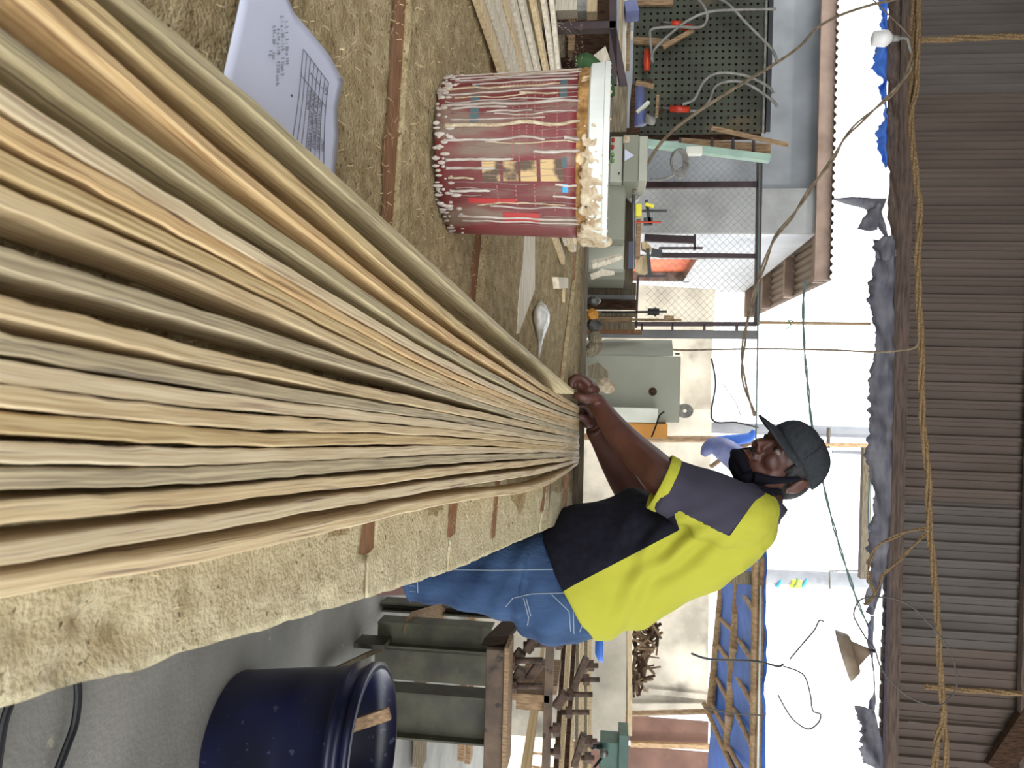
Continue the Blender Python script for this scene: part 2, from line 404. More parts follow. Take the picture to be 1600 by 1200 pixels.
# loose fibres and shavings all over the top
b = MB()
def fibre(X, Y, L, w_, lift=.004):
    a = random.uniform(0, pi); z = tz(Y)+.004
    p = Vector((X, Y, z)); d = Vector((cos(a), sin(a), TS*sin(a)))*L; s_ = Vector((-sin(a), cos(a), 0))
    bend = s_*random.uniform(-.35, .35)*L; up = Vector((0, 0, random.uniform(.1, 1)*lift))
    pts = [p, p+d*.5+bend+up, p+d+Vector((0, 0, random.uniform(0, .4)*lift))]
    i = len(b.v)
    for q in pts: b.v += [tuple(q-s_*w_), tuple(q+s_*w_)]
    b.f += [(i, i+2, i+3, i+1), (i+2, i+4, i+5, i+3)]; b.mi += [0, 0]
for _ in range(9000):
    Y = random.uniform(.25, 2.15); X = random.uniform(-1.3, edge_x(Y)-.01)
    if X > .05 and random.random() < .75: continue
    fibre(X, Y, random.uniform(.004, .018), random.uniform(.0002, .0005))
tag(b.build('wood_fibres', M_pale), 'loose wood fibres and shavings scattered over the workbench', 'shavings', kind='stuff')

# ================================================================== BAMBOO STRIPS
ST = [  # pixel of the top edge at image x = -90, 0, 400, 700, 850, 905 ; twist ; material
 ('A', (-240, -165, 167, 440, 573, 614), 4),
 ('B', (-190, -110, 232, 492, 606, 637), 1),
 ('C', (-150, -62, 288, 522, 617, 643), 3),
 ('D', (-30, 57, 343, 549, 628, 650), 4),
 ('E', (70, 150, 395, 570, 638, 656), 5),
 ('F', (130, 196, 419, 583, 644, 661), 3),
 ('G', (185, 250, 443, 594, 650, 666), 1),
 ('H', (240, 302, 473, 605, 655, 671), 0),
 ('I', (360, 400, 521, 616, 662, 677), 2),
 ('J', (440, 475, 573, 638, 670, 682), 0),
 ('K', (512, 535, 608, 652, 679, 687), 2),
 ('L', (560, 577, 634, 664, 685, 692), 5),
 ('M', (610, 620, 660, 676, 692, 697), 0),
 ('N', (655, 661, 685, 689, 698, 701), 1),
 ('O', (700, 705, 712, 703, 704, 706), 5),
 ('P', (752, 750, 738, 718, 712, 710), 2),
 ('Q', (812, 803, 768, 737, 721, 715), 0),
 ('R', (885, 866, 806, 757, 735, 719), 5),
 ('S', (948, 922, 848, 782, 757, 723), 0)]
LBL = {0: 'pale bamboo strip', 1: 'tan bamboo strip', 2: 'greyish bamboo strip with dark stains', 3: 'orange-tan bamboo strip', 4: 'grey-green bamboo strip', 5: 'pinkish cream bamboo strip'}
XS = (-90, 0, 400, 700, 850, 905); ZT = (.783, .795, .818, .868, .932, .98)
def strip_pts(ys, i_end=None):
    out = []
    for x, y, z in zip(XS, ys, ZT): out.append(PZ(x, y, z))
    return out
ALL = [strip_pts(s[1]) for s in ST]
ORD = ['first', 'second', 'third', 'fourth', 'fifth', 'sixth', 'seventh', 'eighth', 'ninth', 'tenth']
for si, (nm, ys, mi_) in enumerate(ST):
    pts = ALL[si]; th = []
    for k in range(len(pts)):
        ds = []
        if si > 0: ds.append((ALL[si][k]-ALL[si-1][k]).length)
        if si < len(ST)-1: ds.append((ALL[si+1][k]-ALL[si][k]).length)
        th.append(max(.0050, min(.0098, .90*min(ds))))
    if nm == 'A': th = [.0095]*6
    th[-1] = max(.0048, th[-1])
    if nm == 'A': pts[-1] = PZ(898, 613, .985)
    cp, rr = cr(pts, th, 14)
    jag = random.uniform(-.02, .02)
    cp[-1] = cp[-1]+(cp[-1]-cp[-2]).normalized()*jag*.5
    H = random.uniform(.031, .037); rows = [[], [], [], []]; b = MB()
    tw = {'C': .5, 'S': -.35, 'R': -.1, 'J': .28, 'I': .2, 'P': -.25, 'Q': -.12, 'A': .12, 'D': .18, 'H': .1}.get(nm, random.uniform(-.06, .06))
    rings = []
    N_ = len(cp)
    for k, p in enumerate(cp):
        t = (cp[min(k+1, N_-1)]-cp[max(k-1, 0)]).normalized(); side = Vector((t.y, -t.x, 0)).normalized()
        u = k/(N_-1); a = tw*(1-u)**1.3*(1+.2*sin(6*u+si))
        a += .05*fbm(si*3.7, p.y, 3, 2)
        upv = Vector((0, 0, 1)); s2 = side*cos(a)+upv*sin(a)*1; u2 = upv*cos(a)-side*sin(a)
        w_ = rr[k]/2*(1+.10*fbm(p.y, si*1.7, 9, 3)); zz = .0014*fbm(p.y, si*2.3, 4, 3)
        lat = side*.0012*fbm(p.y, si*5.1, 6, 2)
        q = p+upv*zz+lat; hh = min(H, max(.02, p.z-(tz(p.y)+.002)) if False else H)
        jl, jr = .0010*fbm(p.y, si*9.1, 40, 3), .0010*fbm(p.y, si*4.1, 40, 3)
        c_ = min(.0012, w_*.3)
        rings.append([q-s2*(w_+jl)-u2*c_, q-s2*(w_+jl-c_), q+s2*(w_+jr-c_), q+s2*(w_+jr)-u2*c_, q+s2*w_-u2*hh, q-s2*w_-u2*hh])
    b.loft(rings)
    ox = rings[0][0]
    o = b.build('bamboo_strip', STRIPM[mi_], None)
    uvl = o.data.uv_layers.new(name='uv'); LN = [0]
    for k in range(1, N_): LN.append(LN[-1]+(cp[k]-cp[k-1]).length)
    VV = (0, .001, .010, .011, .045, .056)
    for p in o.data.polygons:
        js = [o.data.loops[li].vertex_index % 6 for li in p.loop_indices]
        for li in p.loop_indices:
            vi_ = o.data.loops[li].vertex_index; j = vi_ % 6; v_ = VV[j]
            if 5 in js and 0 in js and j == 0: v_ = .09
            uvl.data[li].uv = (LN[vi_//6]+si*3.3, v_+si*1.37)
    if si == 0: l = 'leftmost bamboo strip of the fan, grey-green, its end gripped in the hand'
    elif si == len(ST)-1: l = 'rightmost bamboo strip of the fan, pale, bowed out over the sawdust'
    elif si < 10: l = LBL[mi_]+' in the fan, '+ORD[si]+' from its left side'
    else: l = LBL[mi_]+' in the fan, '+ORD[len(ST)-1-si]+' from its right side'
    tag(o, l, 'bamboo strip', 'bamboo strips fanned out along the workbench')

# ================================================================== PAPER
def bil(c, s, t):  # TL TR BL BR
    x = (1-t)*((1-s)*c[0][0]+s*c[1][0])+t*((1-s)*c[2][0]+s*c[3][0]); y = (1-t)*((1-s)*c[0][1]+s*c[1][1])+t*((1-s)*c[2][1]+s*c[3][1]); return x, y
pc = ((541, 125), (512, 345), (446, -22), (372, 200))
pc = ((540, 128), (516, 330), (448, -22), (340, 200))
def paper_h(s, t): return .011+.003*sin(5*s+2*t)+.006*(1-t)**3*(.5+.5*sin(3*s))
outl = [(372, -16), (448, -16), (466, 22), (481, 48), (505, 88), (539, 126), (535, 170), (529, 215), (525, 263), (512, 318), (440, 250), (352, 140), (360, 70)]
pts = []
b = MB(); n0 = len(outl)
cen = TP(455, 150, .014)
ring0 = [TP(x, y, .012+.003*sin(x*.06)+.002*sin(y*.05)) for x, y in outl]
def fine(ring, k=6):
    q = [];
    for i in range(len(ring)):
        for j in range(k): q.append(ring[i].lerp(ring[(i+1) % len(ring)], j/k))
    return q
r_ = fine(ring0); rows = []
for j in range(9):
    t = .02+j/8*.98; row = []
    for p in r_:
        q = cen.lerp(p, t); q.z = tz(q.y)+.012+.0022*sin(q.x*38+1)*sin(q.y*31) + .001
        row.append(q)
    rows.append(row)
rb = [[p-Vector((0, 0, .0006)) for p in r] for r in rows][::-1]
b.quad_grid(rows+rb, closed_u=True)
paper = b.build('paper_sheet', M_paper, None, smooth=True)
tag(paper, 'white sheet of paper with a printed table and handwriting on the workbench', 'paper')
def on_paper(px, py, h=.0012):
    p = TP(px, py, .012); z = tz(p.y)+.012+.0022*sin(p.x*38+1)*sin(p.y*31)+.001+h
    return Vector((p.x, p.y, z))
tc4 = ((511.7, 129.3), (500.5, 268), (469.5, 77), (452, 228))
def pline(b, p, q, w_=.9, n=8):
    d = Vector((q[0]-p[0], q[1]-p[1])); L = d.length; d /= L; nn = Vector((-d.y, d.x))*w_/2
    rows = [[], []]
    for i in range(n+1):
        x = p[0]+(q[0]-p[0])*i/n; y = p[1]+(q[1]-p[1])*i/n
        rows[0].append(on_paper(x-nn.x, y-nn.y)); rows[1].append(on_paper(x+nn.x, y+nn.y))
    b.quad_grid(rows)
b = MB()
for i in range(8):
    t = i/7; pline(b, bil(tc4, 0, t), bil(tc4, 1, t))
for s in (0, .27, 1): pline(b, bil(tc4, s, 0), bil(tc4, s, 1))
b.build('table_grid', M_ink, paper)
def text_mesh(txt):
    cu = bpy.data.curves.new('t', 'FONT'); cu.body = txt; cu.size = 1; cu.resolution_u = 2
    o = bpy.data.objects.new('t', cu); COL.objects.link(o)
    dg = bpy.context.evaluated_depsgraph_get(); me = bpy.data.meshes.new_from_object(o.evaluated_get(dg))
    v = [tuple(x.co) for x in me.vertices]; f = [tuple(p.vertices) for p in me.polygons]
    bpy.data.objects.remove(o); bpy.data.curves.remove(cu); bpy.data.meshes.remove(me); return v, f
def put_text(b, txt, fn, mi=0):
    v, f = text_mesh(txt); i0 = len(b.v)
    b.v += [tuple(fn(x, y)) for x, y, z in v]; b.f += [tuple(i0+i for i in q) for q in f]; b.mi += [mi]*len(f)
b = MB()
def cell(txt, s0, row, sc=.135, sx=.062):
    def fn(x, y):
        s = s0+x*sx; t = (row+.80)/7-y*sc; return on_paper(*bil(tc4, s, t), h=.0014)
    put_text(b, txt, fn)
cell('NO', .06, 0); cell('ITEM', .66, 0)
for i, t in enumerate(('RECTANGULAR BAMBU', 'OVAL BAMBU LAMINASI', 'ROUND BAMBU LAMINASI', 'TOP MEJA')):
    cell(str(i+1), .12, i+1); cell(t, .29, i+1, sx=.052)
b.build('printed_text', M_ink, paper)
b = MB()
hw = [('1. 2. 1.  3 - 30 x 101', (441, 32)), ('2. 1 x - 30 - 115    1 Opn 2', (434, 24)), ('3 x M x 118    12.50 cm b', (426, 44)), ('5 M - 00     1pc', (419, 40)), ('1 p.', (412, 78))]
for txt, (x0, y0) in hw:
    def fn(x, y): return on_paper(x0-x*.35+y*7.5+.3*sin(x*2), y0+x*8.6-y*1.0+.3*sin(x*3), .0014)
    put_text(b, txt, fn)
b.build('handwriting', M_ink, paper)

# ================================================================== GLUE BUCKET
bp = TP(704, 246); BYc = bp.y; bx = bp.x; bz = tz(BYc)+.004
sc_ = (P(690, 246, BYc).z)
r_bot = (P(700, 364, BYc).x-P(700, 131, BYc).x)/2; r_top = (P(915, 374, BYc).x-P(915, 118, BYc).x)/2
xc = (P(800, 368, BYc).x+P(800, 122, BYc).x)/2
z_top = P(951, 246, BYc).z; z_bot = P(710, 246, BYc).z-.004
bucket = thing('glue_bucket', 'red glue bucket with white dried drips standing on the workbench', 'bucket', (xc, BYc, z_bot))
def bk(a, z, dr=0.0):
    u = (z-z_bot)/(z_top-z_bot); r = r_bot+(r_top-r_bot)*u+dr
    return Vector((xc+r*sin(a), BYc-r*cos(a), z))
zb1 = P(899, 246, BYc-r_top).z; zr0 = P(917, 246, BYc-r_top).z
def shell(z0, z1, d0, d1, n=72, nz=14, jit=0):
    b = MB(); rows = []
    for j in range(nz+1):
        z = z0+(z1-z0)*j/nz
        rows.append([bk(2*pi*i/n, z, d0+(d1-d0)*j/nz+jit*fbm(9*sin(2*pi*i/n), 9*cos(2*pi*i/n), 3+z*20, 3)) for i in range(n)])
    return b, rows
b, rows = shell(z_bot, zb1, 0, 0)
b.loft(rows, cap=True); b.build('bucket_wall', M_red, bucket, smooth=True)
b, rows = shell(zb1, zr0, .0004, .001, jit=.0016, nz=10); inner = [[bk(2*pi*i/72, z, -.004) for i in range(72)] for z in (zr0, zb1)]
b.quad_grid(rows+inner, closed_u=True, closed_v=True); tag(b.build('grime_band', M_band, bucket, smooth=True), 'brown grimy band below the rim')
b = MB(); zz = [(zr0, .002), (zr0+.002, .0055), (zr0+.018, .0065), (zr0+.020, .004), (zr0+.024, .004), (z_top-.008, .005), (z_top-.006, .0075), (z_top, .007), (z_top, .001), (z_top-.004, -.003), (z_top-.03, -.005), (zr0, -.004)]
b.quad_grid([[bk(2*pi*i/72, z, d) for i in range(72)] for z, d in zz], closed_u=True, closed_v=True); tag(b.build('rim', M_lid, bucket, smooth=False), 'white plastic rim')
b = MB(); b.quad_grid([[Vector((xc, BYc, z_top-.035))+(bk(2*pi*i/48, z_top-.035, -.006)-Vector((xc, BYc, z_top-.035)))*k for i in range(48)] for k in (.02, .5, 1)], closed_u=True)
b.build('glue_surface', M_glue, bucket)
# crust of cream glue on the rim (right hand half)
b = MB()
for i in range(420):
    a = random.uniform(-.05, 1.9) if i < 300 else random.uniform(-1.4, 3)
    if i < 300: z = random.uniform(zr0-.006, z_top-.006 if a < 1.2 else z_top); s_ = random.uniform(.002, .0065)*(0.55+.40*max(.1, a))
    else: z = z_top-random.uniform(0, .003); s_ = random.uniform(.001, .0028)
    p = bk(a, z, .004); b.ellipsoid(p, (s_, s_*.7, s_*random.uniform(.7, 1.5)), nu=8, nv=6)
o = b.build('glue_crust', M_gluec, bucket, smooth=True); o['kind'] = 'stuff'; tag(o, 'lumpy cream crust of dried glue')
rm = o.modifiers.new('r', 'REMESH'); rm.mode = 'VOXEL'; rm.voxel_size = .0016; rm.use_smooth_shade = True
# drips
def drip(a, z0, z1, w_, m_, lab=None):
    b = MB(); n = 18; pts = []; rr = []
    ph = random.uniform(0, 9)
    for k in range(n+1):
        z = z0+(z1-z0)*k/n; aa = a+.045*noise.noise(Vector((z*25, ph, 0)))+.010*noise.noise(Vector((z*80, ph, 5)))
        pts.append(bk(aa, z, .0002)); rr.append(w_*(.75+.5*abs(noise.noise(Vector((z*60, ph, 9))))))
    rr[-1] *= 1.35; rr[0] *= .6
    b.tube(pts, rr, 6); b.build('glue_drip', m_, bucket, smooth=True)
def ang(py): return math.asin(max(-.995, min(.995, (py-247)/123)))
DR = [(150, 905, 690, 2.0), (157, 900, 700, 1.2), (166, 900, 730, 1.6), (174, 872, 685, 1.7), (183, 905, 690, 1.4), (192, 820, 705, 1.1), (190, 870, 808, 1.6), (199, 900, 690, 1.0),
      (205, 905, 685, 2.6), (211, 790, 700, 1.8), (217, 830, 757, 1.5), (222, 900, 770, 1.1), (229, 850, 700, 1.2), (237, 905, 690, 2.9), (258, 850, 690, 1.9), (263, 900, 756, 1.0), (260, 905, 880, 2.4),
      (276, 905, 831, 2.3), (284, 800, 692, 2.2), (296, 770, 692, 2.0), (310, 735, 694, 1.6), (316, 900, 865, 1.8), (324, 760, 694, 2.0), (332, 898, 860, 1.6), (340, 880, 735, 1.2), (344, 905, 757, 1.4), (356, 905, 700, 2.0), (360, 905, 705, 1.6), (128, 905, 700, 1.6), (137, 905, 690, 1.2), (143, 900, 760, 1.0)]
pxm = BYc/FPX*1.0
for py, x1, x0, w_ in DR:
    drip(ang(py), P(x1, py, BYc-r_top).z, P(x0, py, BYc-r_top).z, w_*pxm*1.15, M_glue if random.random() < .75 else M_gluec)
for i in range(46):
    py = random.uniform(130, 364); x0 = random.uniform(690, 850); drip(ang(py), P(min(903, x0+random.uniform(25, 150)), py, BYc-r_top).z, P(x0, py, BYc-r_top).z, random.uniform(.4, 1.1)*pxm, M_gluegrey)
# splashed ring of glue round the foot
b = MB()
for i in range(120):
    a = random.uniform(-1.6, 1.6); z = z_bot+random.uniform(0, .03)*random.random(); s_ = random.uniform(.0012, .0034)
    b.ellipsoid(bk(a, z, .0002), (s_, s_*.4, s_*random.uniform(.8, 2.5)), nu=6, nv=5)
o = b.build('glue_spatter', M_glue, bucket, smooth=True); o['kind'] = 'stuff'
# printing on the label
def patch(b, x0, x1, y0, y1, mi=0, d=.0004):
    rows = []
    for i in range(5):
        py = y0+(y1-y0)*i/4
        rows.append([bk(ang(py), P(x, py, BYc-r_top).z, d) for x in (x0, x1)])
    b.quad_grid(rows, mi=mi)
b = MB(); patch(b, 734, 743, 164, 176); patch(b, 731, 745, 188, 232); patch(b, 872, 884, 162, 200); patch(b, 876, 884, 284, 296)
b.build('label_print', M_teal, bucket)
b = MB(); patch(b, 749, 777, 288, 313); patch(b, 782, 806, 288, 313); patch(b, 810, 836, 287, 313); patch(b, 842, 878, 286, 313)
b.build('label_picture', M_gold, bucket)
b = MB(); patch(b, 876, 885, 316, 326); b.build('label_print', M_sky, bucket)
b = MB(); patch(b, 722, 800, 334, 340); patch(b, 775, 835, 350, 360); b.build('label_print', M_brightred, bucket)
b = MB()
for x, y0, y1 in [(852, 168, 180), (845, 190, 280), (832, 185, 285), (820, 190, 275), (808, 210, 290), (798, 190, 280), (868, 186, 270), (770, 318, 345), (800, 318, 350), (830, 316, 342), (862, 318, 345)] + [(780+i*0, 168, 168.1) for i in range(0)]:
    y = y0
    while y < y1:
        L = random.uniform(1.5, 4); patch(b, x, x+2.0, y, y+L); y += L+random.uniform(1.2, 2.6)
for i in range(15): patch(b, 778+i*6, 781.5+i*6, 169, 173)
b.build('label_text', M_pinkprint, bucket)

# ================================================================== OTHER THINGS ON THE BENCH
# offcut bundle lying behind the bucket
cnt = 0
for i, (xa, xb, xe, ye) in enumerate([(738, 800, 893, 407), (752, 812, 897, 378), (766, 822, 901, 380), (781, 833, 904, 386), (797, 842, 908, 388), (812, 850, 912, 388), (829, 858, 914, 376), (846, 866, 916, 372), (860, 874, 918, 370)]):
    h0 = .008+.005*i*.5
    a = TP(xa, -40, h0+.010); c = TP(xe-10, ye, h0+.010)
    if i > 5: c = TP(xe-12, ye, h0+.012)
    b = MB(); d = (c-a).normalized(); n = Vector((-d.y, d.x, 0)).normalized()*.011
    rings = []
    for k in range(7):
        p = a.lerp(c, k/6)+Vector((0, 0, .002*sin(k+i)));
        rings.append([p-n, p+n, p+n-Vector((0, 0, .009)), p-n-Vector((0, 0, .009))])
    b.loft(rings)
    o = b.build('wood_strip', M_white_wood if i % 3 else M_pale)
    tag(o, ['nearest pale wood strip of the bundle behind the glue bucket', 'second nearest pale strip of the bundle behind the glue bucket', 'third pale strip from the near side of the bundle behind the bucket', 'fourth pale strip from the near side of the bundle behind the bucket', 'middle pale strip of the bundle behind the glue bucket', 'fourth pale strip from the far side of the bundle behind the bucket', 'third pale strip from the far side of the bundle behind the bucket', 'second farthest pale strip of the bundle behind the glue bucket', 'farthest pale wood strip of the bundle behind the glue bucket'][i], 'wood strip', 'pale wood strips behind the glue bucket')
# pointed plank
b = MB(); q = [TP(806, 340, .012), TP(836, 335, .012), TP(836, 452, .012), TP(826, 480, .012), TP(811, 521, .012), TP(809, 430, .012)]
b.poly(q, (0, 0, -.012)); tag(b.build('plank_offcut', M_white_wood), 'pale pointed plank offcut lying right of the glue bucket', 'offcut')
# small block
b = MB(); q = [TP(873, 433, .02), TP(888, 434, .02), TP(888, 450, .02), TP(874, 451, .02)]; b.poly(q, (0, 0, -.016)); tag(b.build('wood_block', M_white_wood), 'small pale wood block on the far part of the workbench', 'wood block')
b = MB(); bb = TP(880, 457, .006); b.box(bb, (.05, .018, .01)); tag(b.build('wood_chip', M_pale), 'small triangular wood chip beside the pale block', 'wood chip')
# plastic bag
b = MB(); c0 = TP(842, 495, .0)
rings = []
for k, (px, py, r1_) in enumerate([(845, 470, .004), (846, 478, .018), (846, 490, .026), (846, 503, .026), (845, 517, .019), (844, 530, .010), (843, 545, .005), (842, 562, .002)]):
    p = TP(px, py, r1_*.62+.004); rings.append([p+Vector((.0, r1_*2.2*cos(a_), r1_*.7*sin(a_)))*(1+.18*noise.noise(Vector((k*2.1, a_*3, 1)))) if False else p+Vector((0, r1_*2.0*cos(a_)*(1+.2*noise.noise(Vector((k, a_, 1)))), r1_*.62*sin(a_)*(1+.3*noise.noise(Vector((k, a_, 4)))))) for a_ in [2*pi*j/14 for j in range(14)]])
b.loft(rings); tag(b.build('plastic_bag', M_plasticbag, None, smooth=True), 'small crumpled clear plastic bag on the workbench near the left hand', 'plastic bag')
# splinters near the right edge
b = MB(); ptube(b, [(690, 860, TP(690, 870).y), (684, 882, TP(690, 880).y), (678, 892, TP(684, 885).y)], .0014, smooth=4)
tag(b.build('curled_shaving', M_pale), 'curled wood shaving hanging over the right bench edge', 'shaving')

exec_more = True
# ================================================================== WORKER
def remeshed(b, name, mats, vox, smooth_it=6, parent=None, disp=None):
    me = b.mesh(name+'_src', mats if isinstance(mats, (list, tuple)) else [mats]); o = bpy.data.objects.new('tmp', me); COL.objects.link(o)
    rm = o.modifiers.new('r', 'REMESH'); rm.mode = 'VOXEL'; rm.voxel_size = vox
    sm = o.modifiers.new('s', 'SMOOTH'); sm.iterations = smooth_it; sm.factor = .5
    dg = bpy.context.evaluated_depsgraph_get(); dg.update(); m2 = bpy.data.meshes.new_from_object(o.evaluated_get(dg)); m2.name = name
    bpy.data.objects.remove(o)
    if disp:
        m2.calc_loop_triangles() if False else None
        nor = [v.normal.copy() for v in m2.vertices]
        for v, n in zip(m2.vertices, nor): v.co = v.co+n*disp(v.co)
    m2.materials.clear()
    for mm in (mats if isinstance(mats, (list, tuple)) else [mats]): m2.materials.append(mm)
    for p in m2.polygons: p.material_index = 0
    m2.polygons.foreach_set('use_smooth', [True]*len(m2.polygons))
    o2 = bpy.data.objects.new(name, m2); COL.objects.link(o2)
    if parent: attach(o2, parent)
    return o2
man = thing('person', 'man in cap, chin mask, yellow and navy shirt and denim shorts holding bamboo strips', 'person', (.52, 1.97, 0))
HS = .90
f_ = Vector((-.62, -.55, -.56)).normalized(); u_ = (Vector((0, 0, 1))-f_*f_.z).normalized(); u_ = Matrix.Rotation(R(18), 3, f_) @ u_
# a little roll of the head
l_ = u_.cross(f_).normalized()
HM = Matrix((( f_.x, l_.x, u_.x), (f_.y, l_.y, u_.y), (f_.z, l_.z, u_.z)))
HC = P(1206, 693, 1.915)-(f_*.085+u_*.016)*HS
print('HEAD', f_, u_, l_, HC)
def H(x, y, z): return HC+HM @ Vector((x*HS, y*HS, z*HS))
b = MB()
def el(c, r, nu=20, nv=12): b.ellipsoid(H(*c), [q*HS for q in r], HM, nu, nv)
el((-.005, 0, .045), (.096, .074, .085), 28, 18)
el((.045, 0, .00), (.050, .060, .075)); el((.04, 0, -.045), (.048, .052, .05)); el((.066, 0, -.082), (.026, .028, .022))
for s in (-1, 1):
    el((.062, s*.036, -.012), (.028, .024, .026)); el((.083, s*.026, .038), (.012, .026, .010)); el((.02, s*.056, -.04), (.035, .014, .045))
    # ear
    el((-.012, s*.080, .000), (.016, .007, .029)); el((-.016, s*.086, .006), (.019, .004, .031)); el((-.006, s*.083, -.024), (.010, .006, .011))
    el((.102, s*.012, -.022), (.012, .010, .009))
    el((.081, s*.031, .026), (.010, .017, .006)); el((.080, s*.031, .004), (.008, .016, .005))
b.tube([H(.086, 0, .030), H(.098, 0, .012), H(.110, 0, -.008), H(.112, 0, -.017)], [.008, .009, .011, .013], 10)
el((.088, 0, -.040), (.016, .026, .016)); el((.096, 0, -.047), (.010, .023, .006)); el((.093, 0, -.058), (.010, .020, .007))
NB = P(1180, 790, 1.97)
b.tube([H(-.035, 0, -.02), H(-.03, 0, -.07), NB+Vector((0, 0, .03)), NB-Vector((0, 0, .06))], [.052, .052, .054, .055], 16)
# torso
def ringT(fr, bk_, Yc, hd, n=28, e=2.4, sh=0):
    a, c = P(*fr, Yc), P(*bk_, Yc); ctr = (a+c)/2; ax = (c-a)/2; out = []
    for i in range(n):
        t = 2*pi*i/n; cc, ss = cos(t), sin(t)
        cc = math.copysign(abs(cc)**(2/e), cc); ss = math.copysign(abs(ss)**(2/e), ss)
        out.append(ctr+ax*cc+Vector((0, ss*hd, sh*abs(ss))))
    return out
YM = 1.97
b.loft([ringT((905, 875), (930, 940), YM, .08), ringT((960, 825), (1010, 925), YM, .12), ringT((1060, 790), (1110, 895), YM, .16), ringT((1130, 785), (1175, 850), YM, .12), ringT((1160, 785), (1195, 825), YM, .06)])
def chain(pts, rr, n=12, sm=5): b.tube([P(*p) for p in pts], rr, n, smooth=sm)
chain([(1172, 800, 1.80), (1110, 778, 1.80), (1045, 752, 1.80), (1020, 730, 1.84), (992, 704, 1.90), (962, 671, 1.94), (940, 640, 1.975), (930, 626, 1.99)],
      [.045, .05, .048, .044, .041, .034, .026, .025])
chain([(1165, 790, 2.14), (1090, 790, 2.18), (1010, 785, 2.20), (985, 768, 2.20), (962, 728, 2.18), (942, 692, 2.15), (928, 668, 2.12)], [.045, .05, .046, .044, .040, .031, .026])
# left hand
b.ellipsoid(P(922, 614, 2.0), (.030, .036, .024), Matrix.Rotation(.7, 3, 'Y'), 14, 10)
b.ellipsoid(P(914, 603, 2.01), (.024, .040, .018), Matrix.Rotation(.8, 3, 'Y'), 14, 10)
for k in range(4):
    Y = 1.972+.0195*k; L = (1, 1.1, 1.03, .85)[k]; dx = (0, -2, -1, 2)[k]
    chain([(923+dx, 603, Y), (912+dx, 593, Y), (901+dx, 591-L, Y+.002), (893+dx, 597, Y+.004), (894+dx, 606+2*L, Y+.004)], [.0115, .0112, .0105, .0098, .0085], 8, 4)
chain([(932, 622, 1.965), (918, 623, 1.950), (906, 620, 1.945), (897, 617, 1.955)], [.015, .0125, .0105, .009], 8, 4)
b.ellipsoid(P(905, 602, 2.005), (.015, .038, .011), None, 12, 8)
# right hand
b.ellipsoid(P(922, 655, 2.11), (.028, .036, .024), Matrix.Rotation(.6, 3, 'Y'), 14, 10)
for k in range(4):
    Y = 2.085+.0195*k; dx = (0, 1, 0, -2)[k]
    chain([(926, 652, Y), (920-dx, 640, Y), (911-dx, 634, Y), (902, 637, Y), (897, 646, Y)], [.011, .0105, .0095, .0088, .0078], 8, 4)
chain([(922, 662, 2.085), (915, 655, 2.072), (907, 651, 2.066), (899, 652, 2.066)], [.014, .0125, .0105, .009], 8, 4)
# legs and feet
for (Y, dy) in ((1.87, 0), (2.09, -12)):
    hp, kn = P(870, 905+dy, Y), P(655, 898+dy, Y); an = Vector((kn.x+.03, Y+.02, .08))
    b.tube([hp, hp.lerp(kn, .5), kn, kn.lerp(an, .35), kn.lerp(an, .7), an, Vector((an.x, an.y, .04))], [.056, .056, .050, .054, .045, .036, .038], 14, smooth=4)
    b.tube([Vector((an.x+.03, an.y, .035)), Vector((an.x-.06, an.y, .045)), Vector((an.x-.13, an.y, .03)), Vector((an.x-.17, an.y, .022))], [.034, .040, .036, .02], 12, smooth=3)
body = remeshed(b, 'body', [M_skin], .0036, 5, man)

# eyes
for s in (-1, 1):
    b = MB(); b.ellipsoid(H(.0800, s*.031, .0155), (.0112, .0122, .0088), HM, 14, 10); e = b.build('eye', M_eyew, man, True)
    b = MB(); b.ellipsoid(H(.0885, s*.030, .0145), (.0045, .0062, .0062), HM, 10, 8); b.build('iris', M_black, e, True)
    b = MB(); b.tube([H(.089, s*.012, .040), H(.092, s*.026, .045), H(.084, s*.046, .040)], [.002, .0038, .002], 6, smooth=4); b.build('eyebrow', M_hair, man, True)
    b = MB(); b.ellipsoid(H(.109, s*.008, -.0295), (.004, .0035, .002), HM, 8, 6); b.build('nostril', M_black, man, True)
b = MB(); b.tube([H(.101, -.022, -.0535), H(.107, 0, -.0525), H(.101, .022, -.0535)], [.002, .0028, .002], 6, smooth=4); b.build('lips', M_lip, man, True)
b = MB(); b.tube([H(.100, -.022, -.043), H(.106, -.008, -.036), H(.106, .008, -.036), H(.100, .022, -.043)], [.0015, .0022, .0022, .0015], 6, smooth=4); b.build('moustache', M_hair, man, True)
# hair
b = MB(); b.ellipsoid(H(-.040, 0, -.002), (.060, .063, .066), HM, 24, 16); b.build('nape_hair', M_hair, man, True)
b = MB(); rows = []
for i in range(13):
    th = pi*(.30+.44*i/12); row = []
    for k in range(33):
        ph = -pi*.66+pi*1.32*k/32+pi
        rr = 1.05-.03*max(0, (i-9)/3)
        lim = 1
        row.append(H(-.005+.096*rr*sin(th)*cos(ph), .0765*rr*sin(th)*sin(ph), .045+.087*rr*cos(th)))
    rows.append(row)
b.quad_grid(rows); hr = b.build('hair', M_hair, man, True); so_ = hr.modifiers.new('s', 'SOLIDIFY'); so_.thickness = .006
for s in (-1, 1):
    b = MB(); b.ellipsoid(H(.018, s*.066, .022), (.013, .009, .027), HM, 10, 8); b.build('sideburn', M_hair, man, True)
